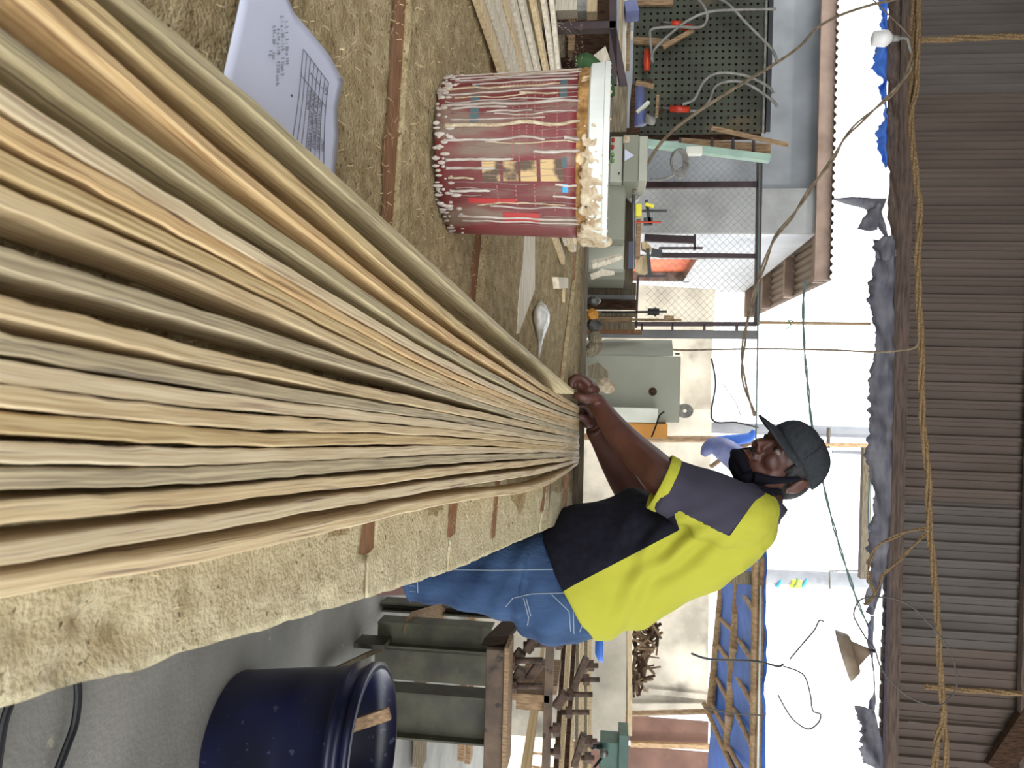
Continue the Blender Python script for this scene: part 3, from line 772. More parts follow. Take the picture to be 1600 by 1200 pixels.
# cap
cap = thing('x', None, None); bpy.data.objects.remove(cap)
b = MB(); rows = []
for i in range(15):
    th = .02+(pi*.5-.02)*i/14; row = []
    for k in range(48):
        ph = 2*pi*k/48; fl = 1+.06*max(0, cos(ph))*sin(th)
        ss = sin(th)**.80
        row.append(H(-.006+.104*ss*cos(ph)*fl, .087*ss*sin(ph), .038+.088*max(0,cos(th))**.85+.014*max(0, cos(ph))*sin(th)-.012*max(0, -cos(ph))*sin(th)))
    rows.append(row)
b.quad_grid(rows, closed_u=True); capo = b.build('cap', M_cap, man, True); sm_ = capo.modifiers.new('s', 'SOLIDIFY'); sm_.thickness = .004
b = MB(); rows = []
for i in range(9):
    t = i/8; row = []
    for k in range(21):
        ph = -1.25+2.5*k/20
        r0 = Vector((-.006+.109*cos(ph), .086*sin(ph)))
        ext = .078*max(0, cos(ph*1.2))**.6
        x = r0.x+ext*t; y = r0.y*(1-.06*t)
        row.append(H(x, y, .040+.014*max(0, cos(ph))-1.6*y*y*t-.22*ext*t))
    rows.append(row)
b.quad_grid(rows); br = b.build('cap_brim', M_cap, capo, True); sm_ = br.modifiers.new('s', 'SOLIDIFY'); sm_.thickness = .004
b = MB(); b.ellipsoid(H(-.006, 0, .127), (.007, .007, .004), HM, 10, 6); b.build('cap_button', M_cap, capo, True)
for k in range(6):
    b = MB(); ph = k*pi/3; pts = []
    for i in range(1, 11):
        th = pi*.48*i/10; ss = sin(th)**.80; fl = 1+.06*max(0, cos(ph))*sin(th)
        pts.append(H(-.006+.1048*ss*cos(ph)*fl, .0878*ss*sin(ph), .0387+.088*max(0,cos(th))**.85+.014*max(0, cos(ph))*sin(th)-.012*max(0, -cos(ph))*sin(th)))
    b.tube(pts, .0012, 5, smooth=2); b.build('cap_seam', M_cap, capo, True)
b = MB()
for s in (0, 1):
    b.tube([H(.096, .030+.010*s, .076), H(.094, .034+.010*s, .084), H(.090, .038+.010*s, .078)], .0009, 5, smooth=3)
b.build('cap_emblem', M_black, capo, True)
# mask pulled under the chin, with straps round the ears
b = MB(); b.ellipsoid(H(.058, 0, -.090), (.047, .047, .027), HM, 24, 14); b.ellipsoid(H(.028, 0, -.096), (.045, .056, .027), HM, 24, 14)
b.tube([H(.090, -.045, -.080), H(.108, 0, -.074), H(.090, .045, -.080)], [.012, .016, .012], 10, smooth=4)
for s in (-1, 1):
    b.tube([H(.07, s*.052, -.075), H(.045, s*.066, -.045), H(.020, s*.074, -.012), H(.002, s*.080, .022)], [.016, .011, .008, .005], 8, smooth=4)
    b.tube([H(.045, s*.060, -.088), H(.02, s*.070, -.070), H(-.002, s*.078, -.040)], [.018, .012, .008], 8, smooth=4)
remeshed(b, 'chin_mask', [M_mask], .003, 4, man)

# shirt
b = MB()
b.loft([ringT((850, 822), (936, 994), YM, .185, sh=0), ringT((868, 806), (952, 990), YM, .188), ringT((895, 792), (980, 980), YM, .185), ringT((940, 780), (1018, 960), YM, .18), ringT((1000, 768), (1062, 940), YM, .183), ringT((1060, 762), (1112, 912), YM, .195),
        ringT((1105, 757), (1152, 888), YM, .200), ringT((1140, 752), (1182, 862), YM, .185), ringT((1160, 754), (1204, 832), YM, .135), ringT((1172, 757), (1212, 815), YM, .085)])
def chs(pts, rr): b.tube([P(*p) for p in pts], rr, 20, smooth=5)
chs([(1168, 806, 1.84), (1150, 806, 1.80), (1120, 795, 1.79), (1080, 776, 1.79), (1040, 756, 1.79)], [.072, .076, .077, .070, .063])
chs([(1165, 790, 2.10), (1145, 795, 2.14), (1090, 792, 2.17), (1045, 790, 2.19)], [.07, .074, .07, .066])
b.ellipsoid(P(1168, 808, 1.86), (.085, .085, .075), None, 20, 12)
def wr(p):
    px, py = proj(p)
    w1 = math.exp(-((px-1060)/70)**2-((py-860)/50)**2)
    d = .008*noise.noise(Vector((p.x*9, p.y*7, p.z*9)))+.007*noise.noise(Vector((p.x*22, p.y*8, p.z*14)))
    d += .010*w1*sin((px*.5+py*.9)*.16+3*noise.noise(p*6))
    d += .007*sin((px*.8+py*.35)*.12+4*noise.noise(p*5))*math.exp(-((px-1000)/60)**2)
    return d
shirt = remeshed(b, 'shirt', [M_navy], .005, 5, man, wr)
def inpoly(x, y, pg):
    c = False; j = len(pg)-1
    for i in range(len(pg)):
        xi, yi = pg[i]; xj, yj = pg[j]
        if (yi > y) != (yj > y) and x < (xj-xi)*(y-yi)/(yj-yi)+xi: c = not c
        j = i
    return c
sl_a, sl_b = P(1080, 776, 1.79), P(1036, 754, 1.79); sl_d = (sl_b-sl_a).normalized()
YEL = [(830, 953), (899, 913), (1062, 828), (1050, 795), (1052, 770), (1085, 800), (1140, 838), (1180, 782), (1196, 770), (1260, 800), (1240, 1020), (830, 1040)]
CUFF = [(1005, 690), (1068, 690), (1036, 815), (1005, 815)]
SLV = [(1010, 660), (1160, 740), (1197, 772), (1180, 783), (1137, 838), (1085, 812), (1062, 800), (1040, 812), (1010, 812)]
def sdist(x, y, pg):
    d = 1e9
    for i in range(len(pg)):
        ax, ay = pg[i]; bx_, by_ = pg[(i+1) % len(pg)]; vx, vy = bx_-ax, by_-ay
        t = max(0, min(1, ((x-ax)*vx+(y-ay)*vy)/(vx*vx+vy*vy+1e-9))); d = min(d, math.hypot(x-ax-vx*t, y-ay-vy*t))
    return d if inpoly(x, y, pg) else -d
me = shirt.data
ay_ = me.attributes.new('yellow_panel', 'FLOAT', 'POINT'); as_ = me.attributes.new('sleeve_panel', 'FLOAT', 'POINT'); vy_ = []; vs_ = []
for v in me.vertices:
    w_ = Vector(v.co)
    if w_.y > YM: w_.y = 2*YM-w_.y
    px, py = proj(w_)
    a = sdist(px, py, YEL); c = sdist(px, py, SLV); q = -50
    rel = w_-sl_a; rad_ = (rel-sl_d*rel.dot(sl_d)).length
    if px < 1062: c = min(c, (.074-rad_)*600)
    if w_.y > 1.9: c = min(c, -5)
    if c > 0: a = min(a, -c)
    vy_.append(max(a, q)); vs_.append(min(c, -q))
ay_.data.foreach_set('value', vy_); as_.data.foreach_set('value', vs_)
ms = mat('shirt_knit', (24, 24, 34), (17, 17, 25), .9, 60, bump=.1); nt = ms.node_tree; N = nt.nodes; L = nt.links; bs = N['Principled BSDF']
src = bs.inputs['Base Color'].links[0].from_socket
for an, colr in (('sleeve_panel', (58, 55, 66)), ('yellow_panel', (166, 164, 58))):
    at_ = N.new('ShaderNodeAttribute'); at_.attribute_name = an
    gt_ = N.new('ShaderNodeMath'); gt_.operation = 'GREATER_THAN'; gt_.inputs[1].default_value = 0; L.new(at_.outputs['Fac'], gt_.inputs[0])
    mx = N.new('ShaderNodeMix'); mx.data_type = 'RGBA'; L.new(gt_.outputs[0], mx.inputs[0]); L.new(src, mx.inputs[6]); mx.inputs[7].default_value = (*srgb(colr), 1); src = mx.outputs[2]
L.new(src, bs.inputs['Base Color']); me.materials.clear(); me.materials.append(ms)
for cy0, nmY in ((1.79, 1), (2.19, -1)):
    A_ = sl_b+Vector((0, cy0-1.79, 0)) if nmY == 1 else P(1045, 790, 2.19); D_ = sl_d if nmY == 1 else (P(1045, 790, 2.19)-P(1090, 792, 2.17)).normalized()
    S1 = D_.cross(Vector((0, 1, 0))).normalized(); S2 = D_.cross(S1).normalized(); b = MB()
    b.quad_grid([[A_+D_*t+(S1*cos(2*pi*k/32)+S2*sin(2*pi*k/32))*(q*(1+.03*sin(3*2*pi*k/32+1))) for k in range(32)] for t, q in ((-.014, .0655), (-.010, .0675), (.008, .0675), (.010, .065), (.008, .061), (-.008, .060))], closed_u=True)
    b.build('sleeve_cuff', M_yellow, man, True)
# collar and trim
b = MB(); cpts = []
c0 = (P(1172, 757, YM)+P(1218, 806, YM))/2; axc = (P(1218, 806, YM)-P(1172, 757, YM))/2
ringc = [c0+axc*1.0*cos(t)+Vector((0, .082*sin(t), 0)) for t in [2*pi*i/24 for i in range(24)]]
nrm = Vector((axc.z, 0, -axc.x)).normalized();  nrm = nrm if nrm.z > 0 else -nrm
rowsC = []
for (dd, k) in ((-.012, 1.10), (.008, 1.06), (.022, .98), (.020, .93), (.0, .98)):
    rowsC.append([c0+(p-c0)*k+nrm*dd for p in ringc])
b.quad_grid(rowsC, closed_u=True); co = b.build('collar', M_charcoal, man, True); s_ = co.modifiers.new('s', 'SOLIDIFY'); s_.thickness = .004

# shorts
b = MB()
b.loft([ringT((800, 826), (815, 978), YM, .165), ringT((840, 822), (850, 996), YM, .178), ringT((880, 826), (905, 997), YM, .172), ringT((905, 830), (935, 982), YM, .165)])
for (Y, dy) in ((1.885, 0), (2.08, -12)):
    pts = [(640, 893), (655, 893), (700, 894), (760, 900), (820, 908)]; rad = [.076, .074, .080, .096, .105]
    b.tube([P(x, y+dy, Y) for x, y in pts], rad, 20, smooth=4)
def wd(p):
    px, py = proj(p)
    return .004*noise.noise(Vector((p.x*10, p.y*10, p.z*5)))+.005*noise.noise(Vector((p.x*20, p.y*6, p.z*12)))*math.exp(-((px-860)/60)**2)+.003*sin(px*.11+py*.07+3*noise.noise(p*7))
shorts = remeshed(b, 'shorts', [M_denim], .0055, 4, man, wd)
# stitching set on the near surface of the shorts
dg = bpy.context.evaluated_depsgraph_get(); dg.update()
from mathutils.bvhtree import BVHTree
bv = BVHTree.FromPolygons([v.co for v in shorts.data.vertices], [tuple(p.vertices) for p in shorts.data.polygons])
def hit(px, py):
    d = ray(px, py).normalized(); r = bv.ray_cast(CAM, d); return r[0]-d*.0008 if r[0] else None
def stitch(pts, r_=.0011, name='seam'):
    q = []
    for i in range(len(pts)-1):
        for j in range(12):
            t = j/12; h = hit(pts[i][0]+(pts[i+1][0]-pts[i][0])*t, pts[i][1]+(pts[i+1][1]-pts[i][1])*t)
            if h: q.append(h)
    if len(q) > 2:
        b = MB(); b.tube(q, r_, 5); b.build(name, M_stitch, shorts)
stitch([(700, 890), (770, 891), (850, 890), (880, 889)])
stitch([(800, 935), (830, 928), (897, 926)]); stitch([(790, 948), (802, 934)]); stitch([(895, 928), (897, 996)]); stitch([(862, 929), (889, 955), (892, 990)])
stitch([(818, 935), (826, 965), (824, 978)]); stitch([(822, 935), (830, 965)]); stitch([(648, 880), (652, 905), (653, 928)]); stitch([(915, 960), (905, 990)])
for a_ in range(4): stitch([(640, 897+a_*9), (650, 898+a_*9)], .0009)

# ================================================================== FLOOR THINGS, RIGHT
# dark blue tub
tb = thing('plastic_tub', 'dark blue plastic tub with a stick in it on the floor', 'tub', (1.09, 2.12, 0))
c = Vector((1.075, 2.12, 0)); prof = [(.225, .0), (.245, .015), (.262, .22), (.272, .35), (.285, .352), (.29, .375), (.275, .377), (.275, .40), (.287, .402), (.287, .422), (.262, .424), (.255, .36), (.235, .03), (.0, .028)]
tl = Matrix.Rotation(R(-2), 3, 'Y')
b = MB(); b.quad_grid([[c+tl @ Vector((max(r, .001)*.86*cos(2*pi*i/64), max(r, .001)*.86*sin(2*pi*i/64), z)) for i in range(64)] for r, z in prof], closed_u=True)
b.build('tub_wall', M_bluepl, tb, True)
b = MB(); b.tube([P(545, 1140, 2.1), P(612, 1118, 2.15)], .001, 4); bar(b, (500, 1152), (608, 1116), 2.05, .034, .012, Y1=2.12)
tag(b.build('wood_stick', M_midwood), 'flat wooden stick standing in the dark blue tub', 'stick')
# hoses on floor
b = MB(); b.tube([PZ(118, 1040, .012), PZ(122, 1085, .012), PZ(117, 1130, .012), PZ(105, 1165, .012), PZ(88, 1210, .012)], .008, 10, smooth=6)
tag(b.build('hose', M_black), 'black hose curving over the floor nearer the blue tub', 'hose')
b = MB(); b.tube([PZ(24, 1080, .012), PZ(6, 1130, .012), PZ(-6, 1210, .012)], .008, 10, smooth=6)
tag(b.build('hose', M_black), 'black hose at the bottom corner of the floor, farther from the tub', 'hose')

# wood press
pr = thing('timber_press', 'heavy green and rusty steel press holding laminated timber behind the man', 'press', (1.3, 3.0, 0))
def part(nm, fn, m_, par=None, lab=None, bevel=0):
    b = MB(); fn(b); o = b.build(nm, m_, par or pr, bevel=bevel)
    if lab: tag(o, lab)
    return o
Yp = 2.75
def channel(b, x0, x1, y0, y1, Y, flange=.10):
    rect(b, x0, x1, y0, y1, Y+.02, .012)
    w_ = (y1-y0)*.06
    rect(b, x0, x1, y0, y0+3.0, Y-.02, flange); rect(b, x0, x1, y1-3.0, y1, Y-.02, flange)
part('upright', lambda b: channel(b, 590, 768, 977, 1017, 3.3), M_press)
part('upright', lambda b: channel(b, 595, 790, 947, 962, 3.6), M_press)
part('upright', lambda b: channel(b, 598, 765, 1086, 1160, 2.8), M_press)
part('upright', lambda b: rect(b, 585, 765, 1020, 1066, 3.45, .03), M_press)
part('base_beam', lambda b: bar(b, (512, 1006), (600, 1012), 3.2, .02, .12), M_press)
def _sk(b): bar(b, (505, 1060), (588, 1020), 2.75, .06, .1, Y1=3.3)
part('skid', _sk, M_railgrey)
part('skid', lambda b: bar(b, (632, 978), (695, 958), 3.3, .07, .1, Y1=3.6), M_midwood)
part('cross_beam', lambda b: rect(b, 757, 787, 1015, 1210, 2.72, .10), M_pressrust, lab='rusty cross beam', bevel=.004)
part('beam_flange', lambda b: rect(b, 786, 793, 1012, 1210, 2.70, .14), M_midwood)
part('side_beam', lambda b: bar(b, (770, 1008), (812, 962), 2.75, .09, .09, Y1=3.5), M_darkwood, lab='blackened timber beam')
part('cross_beam', lambda b: bar(b, (860, 990), (852, 1210), 3.0, .032, .05), M_pressrust, lab='thin rusty upper beam')
for (x0, x1, y0, y1, Y) in ((796, 858, 1085, 1096, 3.0), (806, 856, 1096, 1110, 3.05), (812, 870, 1070, 1084, 3.1)):
    part('laminate', lambda b: rect(b, x0, x1, y0, y1, Y, .3), M_midwood)
for i in range(7):
    y0 = 1080+i*5.2
    part('clamped_strip', lambda b: bar(b, (815+i*2, 1205), (850-i*1, 1000+i*12), 3.15+.03*i, .014, .012, Y1=3.7+.03*i), STRIPM[i % 4])
for i, (x0, x1, y, Y) in enumerate([(868, 935, 1150, 3.4), (876, 928, 1080, 3.5), (884, 925, 1010, 3.6)]):
    part('laminate', lambda b: bar(b, (x0, 1210), (x0+14, 985), Y, .022, .05, Y1=Y+.6), M_darkwood if i != 1 else M_pale)
for i in range(5):
    part('clamped_strip', lambda b: bar(b, (893+i*7, 1210), (896+i*6.5, 985), 3.8+.05*i, .018, .02, Y1=4.2+.05*i), M_pale if i % 2 == 0 else M_railgrey)
def bolt(x0, x1, y, Y, r_=.012):
    q = MB(); q.tube([P(x0, y, Y), P(x1, y, Y)], r_, 8)
    o = q.build('bolt', M_rustbolt, pr, True)
    q = MB(); a, d = P(x0+6, y, Y), P(x0+16, y, Y); q.tube([a, d], r_*2.1, 6); q.build('nut', M_rustbolt, o)
for x0, x1, y, Y in [(790, 848, 1032, 2.85), (792, 848, 1072, 2.85), (818, 880, 1007, 2.95), (858, 876, 1140, 2.95), (860, 874, 1174, 2.95), (862, 880, 1006, 3.2), (912, 935, 1040, 3.5), (905, 937, 1062, 3.5),
                     (880, 926, 1085, 3.4), (878, 921, 1113, 3.4), (910, 933, 1158, 3.5), (908, 929, 1184, 3.5)]: bolt(x0, x1, y, Y)
for (p0, p1, Y, w_) in [((822, 1020), (842, 990), 2.9, .035), ((824, 1066), (846, 1036), 2.9, .035), ((893, 1085), (916, 1030), 3.4, .03), ((897, 1200), (912, 1150), 3.4, .03), ((795, 1046), (815, 1020), 2.9, .04), ((800, 1075), (815, 1048), 2.9, .04), ((868, 1108), (884, 1085), 3.35, .04)]:
    part('clamp_bar', lambda b: bar(b, p0, p1, Y, w_, .04), M_rustbolt, bevel=.004)
# timber on floor behind the press
for i, (x0, x1, y0, y1) in enumerate([(646, 662, 1068, 1200), (716, 726, 1076, 1190), (727, 736, 1076, 1194), (640, 650, 940, 990), (730, 742, 940, 975)]):
    b = MB(); rect(b, x0, x1, y0, y1, 4.3+.1*i, .1); tag(b.build('floor_timber', M_midwood if i else M_railgrey), ['grey beam lying on the floor beyond the press', 'lower brown board of the pair stacked beyond the press', 'upper brown board of the pair stacked beyond the press', 'short grey timber end behind the man\'s knee', 'small brown board behind the man\'s shorts'][i], 'timber')

# vise / small green machine
vi = thing('bench_vise', 'dark green bench machine at the bottom right of the yard', 'machine', P(935, 1180, 4.0))
def vpart(nm, fn, m_): b = MB(); fn(b); b.build(nm, m_, vi, bevel=.004)
vpart('machine_head', lambda b: rect(b, 966, 982, 1149, 1215, 4.0, .16), M_vise)
vpart('machine_body', lambda b: rect(b, 937, 967, 1160, 1205, 4.03, .14), M_vise)
b = MB(); b.tube([P(944, 1177, 4.0), P(944, 1177, 3.93)], .022, 14); b.build('knob', M_steel, vi, True)
vpart('crank', lambda b: b.tube([P(926, 1165, 3.96), P(938, 1165, 4.05)], .02, 8), M_black)
vpart('handle', lambda b: b.tube([P(928, 1200, 3.96), P(940, 1184, 4.04)], .008, 6), M_black)
# ================================================================== YARD, RIGHT SIDE
# pale plinth wall
b = MB(); rect(b, 700, 980, 905, 1152, 6.0, .25); pw = b.build('low_wall', M_block); tag(pw, 'low pale rendered wall with firewood heaped on it', 'wall')
b = MB(); bar(b, (984, 900), (984, 1150), 5.96, .035, .3); tag(b.build('capping_board', M_pale), 'long pale board lying along the low wall top', 'board')
# blockwork boundary wall
bw = thing('boundary_wall', 'limewashed blockwork wall behind the firewood', 'wall', P(985, 1000, 9.0))
b = MB(); Yw = 9.0; q = [P(820, 640, Yw), P(1112, 640, Yw), P(1108, 900, Yw), P(1106, 1112, Yw), P(820, 1116, Yw)]; b.poly(q, (0, .15, 0)); b.build('wall_panel', M_block, bw)
b = MB(); bar(b, (985, 1107), (1108, 1107), 8.93, .11, .08); b.build('pier', M_block, bw)
b = MB(); bar(b, (1013, 1080), (1108, 1090), 8.96, .06, .05); b.build('pier', M_block, bw)
bw2 = thing('boundary_wall', 'blotchy blockwork wall behind the grey cabinet', 'wall', P(985, 500, 9.6))
b = MB(); q = [P(900, 440, 9.8), P(1118, 452, 9.8), P(1112, 560, 9.8), P(1112, 658, 9.8), P(900, 658, 9.8)]; b.poly(q, (0, .15, 0)); b.build('wall_panel', M_block, bw2)  # blockwork colour has random darker blotches
# firewood
random.seed(21)
for i in range(110):
    u = random.random()*1.0; y = 962+u*122; top = 1028-20*max(0, (y-1030)/55)-abs(y-1000)*.12
    x = random.uniform(988, max(992, top)); Y = 6.02+random.uniform(0, .2); L = random.uniform(.05, .17); a = random.gauss(0, .9) if random.random() < .6 else random.uniform(-1.6, 1.6)
    p = P(x, y, Y); d = Vector((cos(a), random.uniform(-.5, .5), sin(a))).normalized()*L
    z0 = P(987, y, 6.1).z+.01
    q0, q1 = p-d/2, p+d/2
    for q in (q0, q1): q.z = max(q.z, z0)
    b = MB(); b.tube([q0, q0.lerp(q1, .5)+Vector((0, 0, .004)), q1], [random.uniform(.006, .014)]*3, 5)
    tag(b.build('firewood_stick', M_branch if i % 3 else M_darkwood), 'dry stick in the firewood heap on the low wall', 'firewood', 'sticks in the firewood heap')
# gate
gt = thing('yard_gate', 'rusty brown sheet metal gate beyond the blockwork wall', 'gate', P(990, 1150, 9.3))
b = MB(); rect(b, 880, 1107, 1120, 1158, 9.3, .04); b.build('gate_leaf', M_rust, gt)
b = MB(); rect(b, 880, 1110, 1168, 1260, 9.3, .04); b.build('gate_leaf', M_rust, gt)
b = MB(); bar(b, (985, 1164), (1130, 1169), 9.2, .055, .05); tag(b.build('bamboo_post', M_bamboo), 'upright bamboo post in front of the rusty gate', 'post')
for k, (x, y) in enumerate([(994, 1106), (1000, 1118), (988, 1190), (992, 1212)]):
    b = MB(); random.seed(k)
    for i in range(60):
        p = P(x+random.uniform(-9, 9), y+random.uniform(-10, 10), 12+random.uniform(0, .5)); a = random.uniform(0, pi); d = Vector((cos(a), .3, sin(a)))*.1; n = Vector((-sin(a), .2, cos(a)))*.03
        i0 = len(b.v); b.v += [tuple(p-d), tuple(p-n), tuple(p+d), tuple(p+n)]; b.f.append((i0, i0+1, i0+2, i0+3)); b.mi.append(0)
    o = b.build('leaves', M_leaf, None)
    b2 = MB(); p = P(x, y, 12.2); b2.tube([Vector((p.x, p.y, -.04)), p], .02, 6); st = b2.build('stem', M_branch, o)
    o.name = 'shrub'; tag(o, 'bright green shrub glimpsed behind the rusty gate' if k > 1 else 'bright green shrub glimpsed beside the blockwork wall', 'shrub', 'shrubs right of the gate' if k > 1 else 'shrubs left of the gate')

# bamboo and tarp awning
aw = thing('tarp_awning', 'blue tarpaulin awning on bamboo poles', 'awning', P(1100, 1000, 6.5))
# far edge low (x 1110..), near edge high (x 1195)
def AP(px, py, t): return P(px, py, 8.2-2.4*t)
b = MB(); rows = []
for i in range(25):
    py = 860+i*16; row = []
    for j in range(9):
        t = j/8; lo = 1128-(py-900)*.075; hi = 1198-(py-860)*.006
        row.append(AP(lo+(hi-lo)*t, py+(1-t)*0, t)+Vector((0, 0, .015*sin(i*.9)*sin(t*3)+.03*noise.noise(Vector((i*.4, t*3, 0))))))
    rows.append(row)
b.quad_grid(rows); ta = b.build('tarp', M_tarpblue, aw, True); s_ = ta.modifiers.new('s', 'SOLIDIFY'); s_.thickness = .004
def pole_(pts, r_, nm='bamboo_pole', m_=None, par=aw, Yd=None):
    b = MB(); q = [P(*p) for p in pts]; a, c = q[0], q[-1]
    n = max(2, int((c-a).length/.3)); P2 = []; RR = []
    for i in range(n+1):
        p = a.lerp(c, i/n); d = (c-a).normalized()
        P2 += [p-d*.008, p, p+d*.008]; RR += [r_, r_*1.15, r_]
    b.tube(P2, RR, 8); return b.build(nm, m_ or M_bamboo, par, True)
pole_([(1130, 905, 8.1), (1110, 1112, 8.1)], .045)
pole_([(1156, 905, 7.3), (1139, 1170, 7.3)], .055)
pole_([(1182, 880, 6.0), (1178, 1215, 6.0)], .034)
pole_([(1193, 872, 5.95), (1185, 1215, 5.95)], .028)
b = MB(); b.tube([P(1189, 915, 5.9), P(1184, 1215, 5.9)], .008, 6); b.build('white_pipe', M_cream, aw, True)
for i, (x0, y0, x1, y1) in enumerate([(1126, 967, 1148, 988), (1123, 1009, 1141, 1037), (1120, 1060, 1137, 1093), (1112, 1100, 1134, 1140), (1155, 1000, 1176, 1031), (1150, 1055, 1175, 1097), (1147, 1108, 1174, 1163), (1160, 926, 1178, 953), (1140, 1170, 1165, 1215), (1105, 1112, 1150, 1215), (1100, 1100, 1150, 1210)]):
    Ya = 8.05 if i < 4 else (7.2 if i < 9 else 8.0); Yb = 7.3 if i < 4 else (6.0 if i < 9 else 7.0)
    pole_([(x0, y0, Ya), (x1, y1, Yb)], .022, 'batten')
b = MB(); rect(b, 1135, 1183, 897, 913, 6.1, .1); b.build('wood_bracket', M_railgrey, aw)
pole_([(1105, 1112, 8.1), (860, 1118, 8.1)], .03, 'support_pole')
b = MB(); ptube(b, [(1080, 1021), (1110, 1030), (1180, 1033), (1215, 1041), (1224, 1037)], .008, 5.6); tag(b.build('wire', M_black), 'black wire running out below the awning eave', 'wire')
b = MB(); ptube(b, [(1100, 1106), (1150, 1115), (1196, 1118)], .005, 5.6); tag(b.build('wire', M_twine), 'thin twine stretched beneath the awning tarp', 'wire')

# blue basin
b = MB(); p0 = P(932, 1010, 5.2); p0 = P(930, 1008, 4.9)
rows = [[p0+Vector((r*cos(2*pi*i/24), r*sin(2*pi*i/24), z)) for i in range(24)] for r, z in ((.001, 0), (.05, 0), (.09, .02), (.105, .05), (.10, .05), (.045, .005))]
b.quad_grid(rows, closed_u=True); tag(b.build('plastic_basin', M_tarpblue, None, True), 'small bright blue plastic basin behind the man\'s shirt hem', 'basin')

# utility poles
up1 = thing('utility_pole', 'grey utility pole with stickers right of the man', 'pole', P(1195, 905, 14))
b = MB(); b.tube([Vector((P(1195, 905, 14).x, 14, -.04)), P(1460, 912, 14)], [.13, .13], 12); b.build('pole_shaft', M_pole, up1, True)
for i, (x0, x1, m_) in enumerate([(1218, 1222, M_sky), (1238, 1253, M_shirtwhite), (1257, 1261, M_sky), (1243, 1247, M_leaf)]):
    b = MB(); p0, p1 = P(x0, 909, 13.86), P(x1, 911, 13.86); b.tube([p0+Vector((0, .14-.002*i, 0)), p1+Vector((0, .14-.002*i, 0))], .134+.002*i, 14); b.build('sticker', m_, up1, True)
b = MB(); ptube(b, [(1297, 920), (1296, 892), (1340, 892), (1352, 903)], .02, 13.8, smooth=1); b.build('bracket', M_steel, up1)
up2 = thing('utility_pole', 'pale pole with a lashed bracket behind the cap', 'pole', P(1060, 672, 12))
b = MB(); b.tube([Vector((P(1000, 664, 12).x, 12, -.04)), P(1470, 680, 12)], .085, 12); b.build('pole_shaft', M_pole, up2, True)
b = MB(); ptube(b, [(1040, 690, 11.8), (1460, 698, 11.8)], .035, smooth=0); b.build('side_pole', M_bamboo, up2)
b = MB(); ptube(b, [(1295, 668, 11.8), (1294, 700, 11.8)], .03, smooth=0); b.build('lashing', M_twine, up2)
b = MB(); ptube(b, [(1300, 706, 11.8), (1460, 712, 11.8)], .03, smooth=0); b.build('side_pole', M_pole, up2)
b = MB(); rect(b, 1347, 1361, 700, 905, 7.5, .08); tag(b.build('roof_beam', M_railgrey), 'pale beam under the far eave behind the frayed tarpaulin', 'beam')
b = MB(); ptube(b, [(1365, 690), (1357, 800), (1364, 900)], .01, 7.4); tag(b.build('wire', M_thin), 'pale green wire along the eave beam', 'wire')

# bamboo post and tarp bundle beside the face
b = MB(); q = [P(1020, 686, 6.5), P(1175, 686, 6.5)]; b.tube([Vector((q[0].x, 6.5, -.04)), q[0], q[1]], .028, 8); tag(b.build('bamboo_post', M_bamboo, None, True), 'upright bamboo post left of the man\'s face', 'post')
tbn = thing('tarp_bundle', 'blue and grey tarpaulin bundle hanging left of the face mask', 'tarp', P(1130, 710, 6.0))
b = MB(); b.tube([P(1098, 712, 6.2), P(1108, 700, 6.2), P(1125, 700, 6.2), P(1145, 712, 6.2), P(1165, 735, 6.2)], [.02, .06, .09, .10, .09], 14, smooth=4)
for i, v in enumerate(b.v): b.v[i] = tuple(Vector(v)+Vector((0, 0, 1))*.02*noise.noise(Vector(v)*9))
b.build('folded_tarp', M_bundle, tbn, True)
b = MB(); b.tube([P(1105, 692, 6.3), P(1135, 688, 6.3), P(1170, 684, 6.3), P(1178, 672, 6.3)], [.03, .045, .04, .015], 10, smooth=4); b.build('folded_tarp', M_tarpblue, tbn, True)
b = MB(); b.tube([P(1180, 690, 6.4), P(1150, 700, 6.4), P(1110, 730, 6.4)], .02, 8); b.build('tie_pole', M_midwood, tbn)

# ================================================================== YARD, LEFT SIDE : neighbouring building
bd = thing('neighbour_building', 'grey rendered building with a corrugated roof and orange opening', 'building', (-3.5, 9, 0))
YB = 9.0; xcor = P(1150, 366, YB).x; zfas = P(1276, 300, YB).z
b = MB(); b.box(((xcor-7)/2-.0, YB+.1, zfas/2), (7+xcor, .2, zfas)); b.build('front_wall', M_greywall, bd)
b = MB(); b.box((xcor-.25, YB+.02, zfas/2), (.5, .2, zfas)); b.build('corner_pier', M_concrete, bd)
yfar = 13.6
b = MB()
W0 = Vector((xcor, YB, 0)); W1 = Vector((xcor+.1, yfar, 0))
# side wall with a doorway, built of pieces round the opening
def sidep(s0, s1, z0, z1, m_, nm, dx=0):
    b = MB(); a = W0.lerp(W1, s0); c = W0.lerp(W1, s1); e = Vector((-.2, 0, 0))
    a = a+Vector((dx, 0, 0)); c = c+Vector((dx, 0, 0))
    b.hexa([a+e+Vector((0, 0, z0)), a+Vector((0, 0, z0)), c+Vector((0, 0, z0)), c+e+Vector((0, 0, z0)), a+e+Vector((0, 0, z1)), a+Vector((0, 0, z1)), c+Vector((0, 0, z1)), c+e+Vector((0, 0, z1))]); return b.build(nm, m_, bd)
sidep(0, .28, 0, zfas, M_render, 'side_wall'); sidep(.28, .72, 2.25, zfas, M_render, 'side_wall'); sidep(.72, 1, 0, zfas, M_render, 'side_wall')
sidep(.28, .72, 0, 2.25, M_dooropen, 'door_panel', -.12)  # plain orange panel filling the doorway
for s0, s1, z0, z1 in ((.27, .30, 0, 2.3), (.70, .73, 0, 2.3), (.27, .73, 2.2, 2.3)): sidep(s0, s1, z0, z1, M_steel, 'door_frame', .03)
